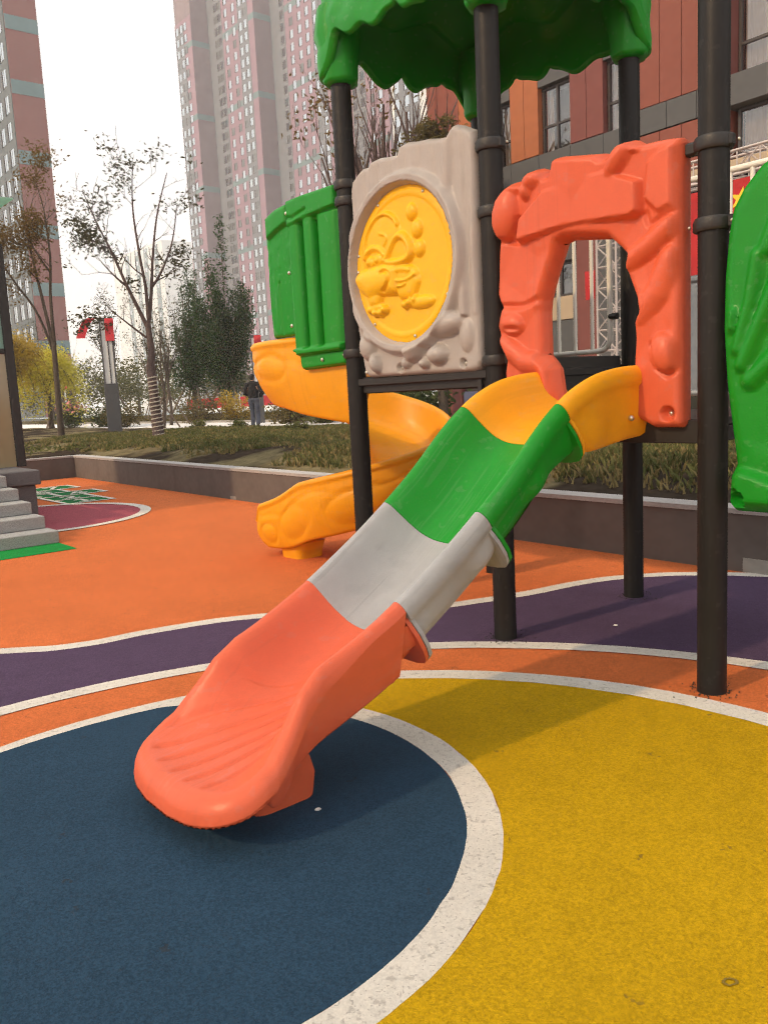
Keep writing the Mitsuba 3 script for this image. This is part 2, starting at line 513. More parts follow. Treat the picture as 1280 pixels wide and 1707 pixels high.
# maroon circle, hopscotch and green mat at the far left
mc = W([[-7.88, -0.12, 0]])[0][:2]
mar_o, mar_i = Point(*mc).buffer(1.50, 96), Point(*mc).buffer(1.365, 96)
obj('maroon_area', sheet(mar_i, Z1), R_MAROON, FLOOR, smooth=False, label='maroon disc beside the stone steps')
mline = mar_o.difference(mar_i)
hop_rows = [(-9.05, 0.79, 1.46), (-9.67, 0.79, 1.46), (-10.29, 0.42, 1.12), (-10.29, 1.12, 1.83), (-10.91, 0.79, 1.46), (-11.53, 0.42, 1.12), (-11.53, 1.12, 1.83)]


def up_rect(u0, u1, v0, v1):
    return Polygon(W([[u0, v0, 0], [u1, v0, 0], [u1, v1, 0], [u0, v1, 0]])[:, :2])


cells = [up_rect(u, u - 0.62, v0, v1) for u, v0, v1 in hop_rows]
hop_line = unary_union([c.buffer(0.035, join_style='mitre').difference(c.buffer(-0.035, join_style='mitre')) for c in cells])
obj('line', sheet(unary_union([mline, hop_line]), Z1 + 0.004), R_LINE, FLOOR, smooth=False, label='white lines of the hopscotch and the maroon disc')
for k, c in enumerate(cells):
    obj('hopscotch_cell', sheet(c.buffer(-0.035, join_style='mitre'), Z1), R_GREEN, FLOOR, smooth=False)
    num = meshkit.text_mesh(str(k + 1), 0.34, 0.003, bold=True)
    num.apply_translation([-num.bounds[:, 0].mean(), -num.bounds[:, 1].mean(), 0])
    u, v0, v1 = hop_rows[k]
    A = np.eye(4); A[:2, 0] = N2; A[:2, 1] = -D2; A[:2, 3] = W([[u - 0.31, (v0 + v1) / 2, 0]])[0][:2]; A[2, 3] = Z1 + 0.001
    num.apply_transform(A)
    obj('hopscotch_number', num, R_LINE, FLOOR, smooth=False)
mat_c = W([[-5.60, -0.475, 0]])[0]
obj('green_area', sheet(up_rect(-5.62, -5.07, -3.6, -0.485), Z1), R_MAT, FLOOR, smooth=False, label='bright green strip in front of the stone steps')

# retaining wall with a pale coping
rw = thing('retaining_wall', 'low grey plastered retaining wall with pale coping between playground and lawn', 'wall')
CT = 0.035


def wall_leg(a, b, side):
    """plastered wall from a to b (xy), body 0.2 thick on the side vector."""
    a, b, side = np.asarray(a), np.asarray(b), np.asarray(side)
    q = np.array([a, b, b + side * 0.2, a + side * 0.2])
    v = np.vstack([np.c_[q, np.zeros(4)], np.c_[q, np.full(4, LAWN + 0.004 - CT)]])
    body = trimesh.convex.convex_hull(v)
    q2 = np.array([a - side * 0.012, b - side * 0.012, b + side * 0.21, a + side * 0.21])
    v2 = np.vstack([np.c_[q2, np.full(4, LAWN + 0.004 - CT)], np.c_[q2, np.full(4, LAWN + 0.004)]])
    return body, trimesh.convex.convex_hull(v2)


b1, c1 = wall_leg(wall_in[0], wall_in[1], NW)
b2, c2 = wall_leg(wall_in[0] + NW * 0.2 + 0.0 * DW, wall_in[0] - 14 * N2, -D2)
obj('wall_body', [b1, b2], S_WALL, rw, smooth=False)
obj('coping', c1, S_COPING, rw, smooth=False)
obj('coping', c2, S_COPING, rw, smooth=False)
# pale patches of bare plaster along the foot, as in the photograph
for p, w_, h_ in ((CORNER_P + 6.6, 0.16, 0.045), (-2.93, 0.33, 0.10), (-2.48, 0.10, 0.12), (-1.2, 0.2, 0.04)):
    obj('plaster_patch', turned(span((p, WALL_Q - 0.004, 0.0), (p + w_, WALL_Q + 0.004, h_)), F), S_KERB, rw, smooth=False)

# lawn: a rough sheet of soil and dry turf behind the wall
def lawn_h(p, q):
    """height above the wall top's level, in wall coordinates (q measured from the wall)"""
    x, y = F(np.stack([p, q + WALL_Q, 0 * p], -1))[..., 0], F(np.stack([p, q + WALL_Q, 0 * p], -1))[..., 1]
    h = 0.16 * sm(0.15, 1.3, q) * (0.6 + 0.9 * meshkit.fbm(np.stack([x * 0.7, y * 0.7, 0 * x], -1), 3, 1))
    h = h + 0.05 * (meshkit.fbm(np.stack([x * 3, y * 3, 0 * x], -1), 4, 2) - 0.5) * sm(0.1, 0.6, q)
    return h * (1 - 0.55 * sm(5, 9, q))


pp = np.r_[np.linspace(-46, CORNER_P - 6, 40), np.linspace(CORNER_P - 5.9, 8, 230)]
qq = np.r_[np.linspace(0.205, 2.5, 40), np.linspace(2.6, 7.35, 50)]
PPp, QQq = np.meshgrid(pp, qq, indexing='ij')
LP = F(np.stack([PPp, QQq + WALL_Q, LAWN - 0.03 + lawn_h(PPp, QQq)], -1))
lawn_mesh = grid(LP)
if lawn_mesh.face_normals[:, 2].mean() < 0:
    lawn_mesh.invert()
solo('lawn', lawn_mesh, 'soil', 'rough lawn of dry turf and bare soil behind the wall', kind='structure', smooth=True)
# left of the corner the lawn continues along the other leg
lg = np.linspace(0.2, 30, 60); lw = np.linspace(0.205, 14, 40)
A_, B_ = np.meshgrid(lg, lw, indexing='ij')
c0 = wall_in[0] + NW * 0.2
LX = c0[0] - N2[0] * (A_ - 0.5) - D2[0] * B_; LY = c0[1] - N2[1] * (A_ - 0.5) - D2[1] * B_
lm2 = grid(np.stack([LX, LY, LAWN - 0.05 + 0.1 * meshkit.fbm(np.stack([LX, LY, 0 * LX], -1), 3, 4)], -1))
if lm2.face_normals[:, 2].mean() < 0:
    lm2.invert()
solo('lawn', lm2, 'soil', 'strip of lawn behind the left leg of the wall', kind='structure', smooth=True)
TER = 0.44


def fpoly(pts, extra=()):
    return Polygon(F(np.c_[np.asarray(pts, float), np.zeros(len(pts))])[:, :2])


solo('path', sheet(fpoly([(-95, 12.5), (14, 12.5), (14, 17.5), (-95, 17.5)]), TER + 0.012), S_PATH, 'pale concrete path crossing behind the lawn', kind='structure', smooth=False)
kerb = thing('kerb', 'low pale kerb stones along the far side of the path', 'kerb')
for k in range(40):
    p = -58 + k * 1.0
    obj('kerb_stone', turned(span((p + 0.005, 17.5, TER - 0.1), (p + 0.995, 17.64, TER + 0.10), 0.012), F), S_KERB, kerb, smooth=False)
solo('terrain', sheet(fpoly([(-95, 17.6), (-17.2, 17.6), (-17.2, 30), (60, 30), (60, 140), (-95, 140)]), TER + 0.02), 'soil', 'planted ground beyond the path', kind='structure', smooth=False)

# ================================================================== THE PLAY STRUCTURE
PS = thing('play_structure', 'colourful play structure with black posts, green canopy, straight slide and yellow spiral slide', 'playground equipment')
PR = 0.059


def place(mesh, u, v):
    m = mesh.copy()
    m.vertices = W(np.asarray(m.vertices) + [u, v, 0])
    return m


def local(mesh):
    return turned(mesh, W)


def post(u, v, h, clamps):
    k = obj('post', place(lathe([(PR + 0.001, 0), (PR + 0.001, 0.012), (PR, 0.016), (PR, h - 0.03), (PR - 0.012, h - 0.008), (0.01, h)], 28), u, v), M_POST, PS)
    for z, ang in clamps:
        ring = lathe([(PR, -0.027), (PR + 0.010, -0.026), (PR + 0.016, -0.015), (PR + 0.016, 0.015), (PR + 0.010, 0.026), (PR, 0.027)], 28)
        c, s = math.cos(ang), math.sin(ang)
        parts = [ring]
        for sd in (1, -1):
            lug = box((0, 0, 0), (0.055 if sd > 0 else 0.022, 0.042, 0.05), 0.008)
            lug.apply_translation(((PR + 0.03 if sd > 0 else PR + 0.012) * sd, 0, 0))
            lug.apply_transform(trimesh.transformations.rotation_matrix(ang, [0, 0, 1]))
            parts.append(lug)
        m = trimesh.util.concatenate(parts)
        m.apply_translation((0, 0, z))
        ck = obj('clamp', place(m, u, v), M_BLACK, k)
        for sd in (1, -1):
            b = trimesh.creation.icosphere(subdivisions=1, radius=0.0075)
            b.apply_translation((c * (PR + 0.03) * sd + s * 0.024, s * (PR + 0.03) * sd - c * 0.024, z))
            obj('clamp_bolt', place(b, u, v), M_BOLT, k)
    return k


EAST, WEST, NORTH = 0.0, math.pi, math.pi / 2
post(-S, 0, 3.3, [(2.565, WEST), (2.47, EAST), (1.575, EAST)])
post(0, 0, 3.3, [(2.50, WEST), (2.185, EAST), (1.46, WEST)])
post(0, S, 3.3, [(2.3, WEST), (2.2, EAST)])
post(S, 0, 3.55, [(2.215, WEST), (1.912, EAST)])
post(-S, S, 3.3, [(2.3, EAST)])
post(S, S, 3.55, [(2.2, WEST)])
post(2 * S, 0, 3.55, [(1.912, WEST)])

# decks: tower behind the grey panel is one step higher
DA, DB = 1.43, 1.15
for (u0, u1, z) in ((-S + 0.06, -0.06, DA), (0.05, S - 0.05, DB)):
    dk = obj('deck', local(span((u0, 0.03, z - 0.035), (u1, S - 0.03, z), 0.004)), M_BLACK, PS, smooth=False)
    frame = [span((u0, 0.0, z - 0.10), (u1, 0.028, z - 0.003), 0.004), span((u0, S - 0.028, z - 0.10), (u1, S, z - 0.003), 0.004),
             span((u0 - 0.002, 0.03, z - 0.102), (u0 + 0.03, S - 0.03, z - 0.037), 0.004), span((u1 - 0.03, 0.03, z - 0.102), (u1 + 0.002, S - 0.03, z - 0.037), 0.004)]
    obj('deck_frame', [local(m) for m in frame], M_BLACK, dk, smooth=False)
    for q in range(3):
        obj('deck_rib', local(span((u0 + 0.05, 0.25 + q * 0.32, z - 0.09), (u1 - 0.05, 0.29 + q * 0.32, z - 0.0355))), M_BLACK, dk, smooth=False)
rs = obj('step_riser', local(span((-0.055, 0.065, DB - 0.02), (-0.03, S - 0.065, DA + 0.045), 0.004)), M_BLACK, PS, smooth=False)
for q in range(3):
    obj('riser_slat', local(span((-0.03, 0.08, DB + 0.05 + 0.085 * q), (-0.015, S - 0.08, DB + 0.09 + 0.085 * q), 0.004)), M_BLACK, rs, smooth=False)
obj('cross_beam', local(span((-S + 0.05, -0.03, 1.375), (-0.05, 0.0, 1.418), 0.004)), M_BLACK, PS, smooth=False)
obj('hanger', local(span((-0.125, -0.022, 1.18), (-0.095, 0.002, 1.372), 0.003)), M_BLACK, PS, smooth=False)

# ---- grey panel with the yellow embossed disc
g_out = [(-1.063, 1.70), (-1.060, 2.50), (-1.045, 2.555), (-1.0, 2.575), (-0.945, 2.605), (-0.885, 2.600), (-0.868, 2.622), (-0.80, 2.628), (-0.745, 2.618), (-0.635, 2.607), (-0.617, 2.645),
         (-0.56, 2.652), (-0.49, 2.638), (-0.40, 2.628), (-0.335, 2.612), (-0.243, 2.600), (-0.224, 2.632), (-0.20, 2.645), (-0.165, 2.632), (-0.075, 2.585), (-0.062, 2.55), (-0.062, 1.46), (-0.085, 1.425), (-0.13, 1.415), (-0.98, 1.424), (-1.015, 1.445), (-1.03, 1.50)]
RC = (-0.62, 2.02)
ring_p = Point(*RC).buffer(0.478, 64)
g_poly = Polygon(g_out).buffer(0.006).union(ring_p)
g_poly = g_poly.buffer(-0.012).buffer(0.012)


def grey_relief(x, z, d):
    r = np.hypot(x - RC[0], z - RC[1])
    logs = 0.012 * np.abs(np.sin((x + 0.02 * np.sin(z * 7)) * 27)) ** 0.7 + 0.008 * fb(x, z * 0.25, 0, 22, 3)
    logs = logs + ridge(x, z, [(-0.235, 2.60), (-0.25, 2.35), (-0.20, 2.2), (-0.15, 1.9), (-0.16, 1.6)], 0.035, 0.02)
    logs = logs - ridge(x, z, [(-0.13, 2.62), (-0.115, 2.2), (-0.125, 1.5)], 0.016, 0.014)
    h = np.where(z > 1.70, logs, logs * 0.25)
    for (cx, cz, rx, rz, hh, a) in ((-0.275, 1.665, 0.125, 0.062, 0.075, 0.15), (-0.36, 1.515, 0.075, 0.055, 0.07, 0.0), (-0.545, 1.54, 0.085, 0.048, 0.065, 0.35), (-0.47, 1.475, 0.04, 0.03, 0.05, 0.0),
                                (-0.955, 1.60, 0.07, 0.085, 0.06, 0.2), (-0.89, 1.50, 0.045, 0.06, 0.06, 0.3), (-0.15, 1.60, 0.05, 0.09, 0.03, 0), (-0.62, 1.49, 0.05, 0.035, 0.035, 0.3), (-0.44, 1.60, 0.06, 0.045, 0.05, 0)):
        h = np.maximum(h, dome(x, z, cx, cz, rx, rz, hh, a, 0.6))
    for cx, cz in ((-0.69, 1.462), (-0.185, 1.458)):
        q = np.hypot(x - cx, z - cz)
        h = np.where(q < 0.026, -0.030 * sm(0.026, 0.014, q), h)
    rim = 0.05 * sm(0.500, 0.465, r) - 0.055 * sm(0.432, 0.418, r)
    return np.where(r < 0.52, np.maximum(h * sm(0.44, 0.50, r), 0) + rim, h)


gp = obj('relief_panel', local(pillow(g_poly, 0.055, 0.04, 0.028, 0.0105, grey_relief)), M_GREY, PS, smooth=50, label='warm grey panel moulded like logs and boulders')
for cx, cz in ((-1.0, 1.452), (-0.69, 1.462), (-0.185, 1.458)):
    b = trimesh.creation.icosphere(subdivisions=2, radius=0.011); b.apply_scale((1, 0.6, 1)); b.apply_translation((cx, -0.034 if cx > -0.9 else -0.056, cz))
    obj('bolt', local(b), M_BOLT, gp)


def dino(x, z, d):
    X, Z = (x - RC[0]) / 0.415, (z - RC[1]) / 0.415

    def E(cx, cz, rx, rz, h, a=0.0, p=0.5):
        return dome(X, Z, cx, cz, rx, rz, h, a, p)

    def R(pts, w, h):
        p = np.array(pts, float)
        t = np.arange(len(p)); q = np.linspace(0, len(p) - 1, 10 * len(p))
        from scipy.interpolate import CubicSpline
        c = CubicSpline(t, p)(q)
        return ridge(X, Z, c, w, h)

    def blob(pts, h, bev):
        g = Polygon(pts).buffer(-0.06).buffer(0.10)
        gp_ = shapely.points(np.c_[X, Z])
        dd = shapely.distance(g.boundary, gp_) * np.where(shapely.contains_xy(g, X, Z), 1, -1)
        return h * np.sqrt(np.clip(1 - (1 - np.clip(dd / bev, 0, 1)) ** 2, 0, 1))

    rr = np.hypot(X, Z)
    h = 0.006 * sm(0.97, 0.93, rr) - 0.006 * sm(0.90, 0.86, rr)
    h = np.maximum(h, blob([(-0.78, 0.05), (-0.74, 0.45), (-0.55, 0.66), (-0.30, 0.70), (-0.05, 0.50), (0.05, 0.1)], 0.014, 0.25))            # head
    h = np.maximum(h, R([(-0.76, 0.28), (-0.71, 0.49), (-0.54, 0.66), (-0.31, 0.71), (-0.13, 0.62), (-0.07, 0.53)], 0.035, 0.022))           # crest edge
    h = np.maximum(h, R([(-0.42, 0.47), (-0.29, 0.41), (-0.34, 0.31)], 0.035, 0.022))
    h = np.maximum(h, R([(-0.76, 0.20), (-0.66, 0.28), (-0.50, 0.29), (-0.34, 0.18)], 0.06, 0.030))                                             # brow
    for cx, cz in ((-0.63, 0.11), (-0.455, 0.12)):
        q = np.hypot((X - cx) / 0.105, (Z - cz) / 0.095)
        h = np.maximum(h, 0.048 * np.clip(1 - q ** 2, 0, 1) ** 0.5 - 0.010 * np.exp(-((q - 0.50) / 0.16) ** 2))
    h = np.maximum(h, blob([(-0.97, -0.06), (-0.82, 0.01), (-0.37, 0.03), (-0.10, -0.02), (-0.10, -0.34), (-0.39, -0.31), (-0.66, -0.36), (-0.88, -0.20)], 0.056, 0.20))   # snout
    h = np.maximum(h, blob([(-0.72, -0.34), (-0.62, -0.30), (-0.45, -0.30), (-0.50, -0.46), (-0.66, -0.46)], 0.036, 0.10))                     # jaw
    h = h - R([(-0.35, -0.06), (-0.26, -0.055), (-0.19, -0.12), (-0.22, -0.22), (-0.35, -0.30)], 0.030, 0.020)                                   # smile
    h = np.maximum(h, R([(-0.32, 0.10), (-0.17, 0.29), (-0.02, 0.38), (0.12, 0.29), (0.18, 0.14), (0.08, 0.06), (-0.15, 0.05), (-0.30, 0.09)], 0.060, 0.032))   # ear
    for cx, cz, r in ((0.22, 0.64, 0.105), (0.31, 0.41, 0.11), (0.34, 0.16, 0.105)):
        h = np.maximum(h, E(cx, cz, r, r * 1.05, 0.026))
    h = np.maximum(h, blob([(-0.10, -0.02), (0.14, -0.05), (0.26, -0.12), (0.30, -0.25), (0.20, -0.42), (-0.07, -0.40)], 0.026, 0.12))          # body
    h = np.maximum(h, R([(-0.10, -0.06), (0.02, -0.06), (0.16, -0.09)], 0.07, 0.034))
    h = np.maximum(h, R([(-0.09, -0.19), (0.08, -0.21), (0.27, -0.16)], 0.032, 0.036)); h = np.maximum(h, R([(-0.06, -0.27), (0.02, -0.275), (0.10, -0.25)], 0.028, 0.036))
    h = np.maximum(h, E(-0.57, -0.50, 0.17, 0.075, 0.032))
    for cx, cz in ((-0.68, -0.52), (-0.585, -0.565), (-0.475, -0.575), (-0.385, -0.54)):
        h = np.maximum(h, E(cx, cz, 0.065, 0.058, 0.042))
    h = np.maximum(h, E(0.36, -0.52, 0.24, 0.085, 0.030))
    for cx, cz in ((0.04, -0.52), (0.14, -0.50), (0.25, -0.475)):
        h = np.maximum(h, E(cx, cz, 0.062, 0.062, 0.040))
    return h


dp = pillow(Point(*RC).buffer(0.422, 72), 0.012, 0.012, 0.02, 0.0075, dino)
dp.apply_translation((0, -0.046, 0))
dk = obj('embossed_disc', local(dp), M_DISC, PS, smooth=55, label='round yellow disc embossed with a smiling cartoon animal')
for a in (15, 62, 118, 165, 178, 228, 281, 330):
    b = trimesh.creation.icosphere(subdivisions=1, radius=0.010); b.apply_scale((1, 0.7, 1))
    b.apply_translation((RC[0] + 0.398 * math.cos(math.radians(a)), -0.062, RC[1] + 0.398 * math.sin(math.radians(a))))
    obj('bolt', local(b), M_BOLT, dk)

# ---- coral rock arch over the straight slide
a_out = [(0.105, 1.13), (0.095, 1.40), (0.112, 1.473), (0.083, 1.53), (0.062, 1.62), (0.088, 1.71), (0.062, 1.77), (0.070, 1.90), (0.088, 2.03), (0.066, 2.09), (0.074, 2.16), (0.105, 2.225), (0.16, 2.272), (0.215, 2.286), (0.262, 2.268),
         (0.295, 2.300), (0.345, 2.315), (0.392, 2.296), (0.430, 2.258), (0.452, 2.322), (0.482, 2.336), (0.705, 2.296), (0.742, 2.268), (0.775, 2.300), (0.81, 2.316), (0.862, 2.312), (0.905, 2.284), (0.972, 2.282), (1.033, 2.276), (1.078, 2.268), (1.090, 2.245), (1.090, 1.135), (1.075, 1.118), (0.95, 1.118), (0.86, 1.16),
         (0.852, 1.40), (0.862, 1.50), (0.858, 1.565), (0.888, 1.612), (0.868, 1.67), (0.842, 1.735), (0.818, 1.795), (0.835, 1.838), (0.79, 1.885), (0.735, 1.934), (0.508, 1.966), (0.464, 1.957), (0.423, 1.87), (0.385, 1.79), (0.357, 1.716), (0.350, 1.665), (0.352, 1.467), (0.385, 1.435), (0.412, 1.400), (0.440, 1.22), (0.43, 1.13)]
a_out = [(0.066 + (x - 0.066) * 0.972, z) for x, z in a_out]
a_poly = Polygon(a_out).buffer(-0.006).buffer(0.012).buffer(-0.006)


def arch_relief(x, z, d):
    h = 0.010 * fb(x, z, 0, 6, 11)
    c = np.array([[0.17, 1.93], [0.30, 1.85], [0.16, 1.80], [0.28, 1.96], [0.95, 1.90], [0.86, 2.0], [0.92, 1.74], [1.0, 1.62], [0.93, 1.52], [0.99, 1.42], [0.22, 1.58], [0.3, 1.5], [0.16, 1.42], [0.27, 1.32]])
    tl = np.array([[-.25, .15], [.55, -.3], [-.2, -.35], [.35, .3], [.3, .2], [-.4, .3], [-.5, -.2], [.45, -.1], [-.5, .35], [.3, .3], [-.3, .4], [.5, -.2], [-.4, .1], [.45, .3]])
    D = np.hypot(x[:, None] - c[:, 0], (z[:, None] - c[:, 1]) * 0.8)
    w = np.exp(-(D / 0.045) ** 2 + (D.min(1)[:, None] / 0.045) ** 2)
    fac = ((x[:, None] - c[:, 0]) * tl[:, 0] + (z[:, None] - c[:, 1]) * tl[:, 1]) * w
    h = h + 0.35 * fac.sum(1) / w.sum(1)
    h = np.maximum(h, slab(x, z, [(0.225, 1.985), (0.245, 2.10), (0.40, 2.205), (0.73, 2.215), (0.90, 2.135), (0.90, 2.005), (0.86, 1.985), (0.52, 2.005)], 0.052, 0.018))    # lintel block
    h = np.maximum(h, slab(x, z, [(0.44, 2.20), (0.455, 2.33), (0.71, 2.29), (0.755, 2.20)], 0.034, 0.02))
    h = np.maximum(h, slab(x, z, [(0.90, 2.05), (0.915, 2.20), (0.98, 2.24), (1.05, 2.25), (1.05, 2.0), (0.97, 1.98)], 0.030, 0.02))
    h = np.maximum(h, dome(x, z, 0.155, 2.14, 0.085, 0.135, 0.075, -0.25, 0.5))
    h = np.maximum(h, dome(x, z, 0.20, 2.245, 0.10, 0.05, 0.05, 0.25, 0.5))
    h = np.maximum(h, dome(x, z, 0.34, 2.255, 0.075, 0.05, 0.075, 0.35, 0.5))
    h = np.maximum(h, dome(x, z, 0.30, 2.215, 0.04, 0.05, 0.07, 0.0, 0.5))
    h = np.maximum(h, dome(x, z, 0.80, 2.235, 0.105, 0.045, 0.080, 0.85, 0.5))
    h = np.maximum(h, dome(x, z, 0.87, 2.275, 0.05, 0.035, 0.06, 0.3, 0.5))
    h = np.maximum(h, ridge(x, z, [(0.83, 1.82), (0.93, 1.87), (1.02, 1.93)], 0.05, 0.045))
    h = np.maximum(h, ridge(x, z, [(0.875, 1.60), (0.96, 1.68), (1.02, 1.80)], 0.06, 0.038))
    h = np.maximum(h, ridge(x, z, [(0.11, 1.53), (0.24, 1.44), (0.36, 1.42), (0.41, 1.30)], 0.055, 0.042))
    h = np.maximum(h, dome(x, z, 0.17, 1.625, 0.075, 0.055, 0.050, -0.2, 0.5) - dome(x, z, 0.185, 1.60, 0.05, 0.014, 0.022, -0.1, 0.8))
    h = np.maximum(h, dome(x, z, 0.99, 1.43, 0.065, 0.085, 0.050, 0.15, 0.5)); h = h - ridge(x, z, [(0.93, 1.47), (0.955, 1.37), (1.0, 1.335), (1.06, 1.36)], 0.014, 0.014)
    h = h - ridge(x, z, [(0.09, 2.03), (0.22, 2.0), (0.24, 2.1)], 0.016, 0.018) - ridge(x, z, [(0.10, 1.715), (0.23, 1.70), (0.36, 1.725)], 0.018, 0.018) - ridge(x, z, [(0.905, 2.0), (0.92, 1.95), (1.06, 1.99)], 0.014, 0.012)
    q = np.hypot(x - 1.0, z - 1.178)
    return np.where(q < 0.036, -0.038 * sm(0.034, 0.020, q), np.where(x > 0.93, np.where(z < 1.30, np.minimum(h, 0.008), h), h))


ap = pillow(a_poly, 0.060, 0.05, 0.032, 0.0095, arch_relief)
ak = obj('rock_arch', local(ap), M_CORAL, PS, smooth=50, label='coral orange rock shaped arch framing the top of the straight slide')
b = trimesh.creation.icosphere(subdivisions=2, radius=0.012); b.apply_translation((1.0, -0.022, 1.178))
obj('bolt', local(b), M_BOLT, ak)

# ---- straight slide in four coloured sections
UC = 0.588
bed_v = np.array([0.06, -0.10, -0.25, -0.40, -0.50, -0.80, -1.14, -1.52, -1.83, -2.05, -2.16, -2.22, -2.27])
bed_z = np.array([1.185, 1.182, 1.166, 1.118, 1.060, 0.812, 0.575, 0.365, 0.252, 0.190, 0.158, 0.138, 0.122])
drop = np.array([0.205, 0.215, 0.22, 0.19, 0.13, 0.09, 0.10, 0.10, 0.10, 0.08, 0.07, 0.05, 0.03])
_len = np.r_[0, np.cumsum(np.hypot(np.diff(bed_v), np.diff(bed_z)))]
cv, cz, cd = (PchipInterpolator(_len, q) for q in (bed_v, bed_z, drop))
SEAM = [float(PchipInterpolator(-bed_v, _len)(q)) for q in (0.475, 0.930, 1.350)]
AQ = [0, 0.16, 0.30, 0.42, 0.52, 0.61, 0.68, 0.74, 0.785, 0.825, 0.865, 0.905, 0.94, 0.97, 1.0]
AY = [0, .0015, .007, .020, .042, .075, .112, .150, .178, .194, .201, .203, .199, .189, .170]
HW = 0.292


def frame(a):
    e = 1e-3
    a0, a1 = max(a - e, 0), min(a + e, _len[-1])
    t = np.array([cv(a1) - cv(a0), cz(a1) - cz(a0)]); t /= np.linalg.norm(t)
    nrm = np.array([t[1], -t[0]])
    return t, nrm if nrm[1] > 0 else -nrm


def slide_section(s0, s1, n, shell=False):
    """One moulded channel between the lengths s0 and s1: round bed, rolled rims, inset outer walls."""
    st = []
    for a in np.linspace(s0, s1, n):
        t, nrm = frame(a)
        dr_ = float(cd(a))
        xs = np.r_[np.linspace(0, 0.9, 40), 0.92, 0.94, 0.96, 0.98, 1.0]
        ys = PchipInterpolator(AQ, AY)(xs)
        ys = ys - 0.0022 * np.exp(-((xs * HW - 0.150) / 0.005) ** 2) - 0.0022 * np.exp(-((xs * HW - 0.166) / 0.005) ** 2)     # fold lines along the bed
        P = [(x * HW, y) for x, y in zip(xs, ys)]
        yb = 0.12 - dr_
        wv = 0.010 * math.sin(a * 17) + 0.006 * math.sin(a * 31 + 1)
        P += [(HW + w_, y_) for w_, y_ in ((0.002, 0.15), (0.0, 0.128), (-0.012, 0.115), (-0.017 + wv * 0.4, 0.12 - dr_ * 0.35), (-0.023 + wv, 0.12 - dr_ * 0.7), (-0.035 + wv, yb), (-0.053 + wv * 0.5, yb - 0.014), (-0.07, yb - 0.006))]
        P += [(0.205, min(-0.028, yb + 0.02)), (0.14, -0.036), (0.0, -0.04)]
        P = np.array(P)
        full = np.vstack([P[47:], np.c_[-P[::-1][1:-47, 0], P[::-1][1:-47, 1]]]) if shell else np.vstack([P, np.c_[-P[::-1][1:-1, 0], P[::-1][1:-1, 1]]])
        st.append(np.stack([UC + full[:, 0], float(cv(a)) + full[:, 1] * nrm[0], float(cz(a)) + full[:, 1] * nrm[1]], -1))
    m = grid(np.array(st), False, not shell)
    if not shell:
        caps = []
        for e_, a in ((0, s0), (-1, s1)):
            tv, tf = trimesh.creation.triangulate_polygon(Polygon(full).buffer(0), engine='earcut')
            t, nrm = frame(a)
            dr_ = 0
            caps.append(trimesh.Trimesh(np.stack([UC + tv[:, 0], float(cv(a)) + tv[:, 1] * nrm[0], float(cz(a)) + tv[:, 1] * nrm[1]], -1), tf if e_ == 0 else tf[:, ::-1], process=False))
        return trimesh.util.concatenate([m] + caps)
    m.merge_vertices()
    return m


def seam_flange(s, th=0.016):
    """The bolted collar that stands out under the joint of two sections."""
    t, nrm = frame(float(s))
    prof = [(0.279, 0.135), (0.294, 0.06), (0.293, 0.0), (0.280, -0.045), (0.26, -0.068), (0.21, -0.078), (0.0, -0.078)]
    pr = np.array(prof + [(-x, y) for x, y in prof[::-1][1:]])
    inn = np.array([(-0.262, 0.135), (-0.235, 0.02), (-0.19, -0.03), (0.19, -0.03), (0.235, 0.02), (0.262, 0.135)])
    m = trimesh.creation.extrude_polygon(Polygon(np.vstack([pr, inn])).buffer(-0.006).buffer(0.006), th, engine='earcut')
    v = np.asarray(m.vertices)
    return trimesh.Trimesh(np.stack([UC + v[:, 0], float(cv(s)) + v[:, 1] * nrm[0] + (v[:, 2] - th / 2) * t[0], float(cz(s)) + v[:, 1] * nrm[1] + (v[:, 2] - th / 2) * t[1]], -1), m.faces, process=False)


SL = f'{PS}__straight_slide'
labels[SL] = {'label': 'straight slide of yellow, green, grey and coral sections running down to the blue disc'}
g_ = 0.0012
sec = []
sec.append(obj('slide_section', [local(slide_section(0.0, SEAM[0] - g_, 34)), local(seam_flange(SEAM[0] - 0.010))], M_YELLOW, SL, smooth=40, label='yellow top section of the straight slide'))
sec.append(obj('slide_section', [local(slide_section(SEAM[0] + g_, SEAM[1] - g_, 26)), local(seam_flange(SEAM[0] + 0.010)), local(seam_flange(SEAM[1] - 0.010))], M_GREENS, SL, smooth=40, label='green section of the straight slide'))
sec.append(obj('slide_section', [local(slide_section(SEAM[1] + g_, SEAM[2] + 0.003, 26)), local(seam_flange(SEAM[1] + 0.010)), local(seam_flange(SEAM[2] - 0.010))], M_GREYS, SL, smooth=40, label='pale grey section of the straight slide'))


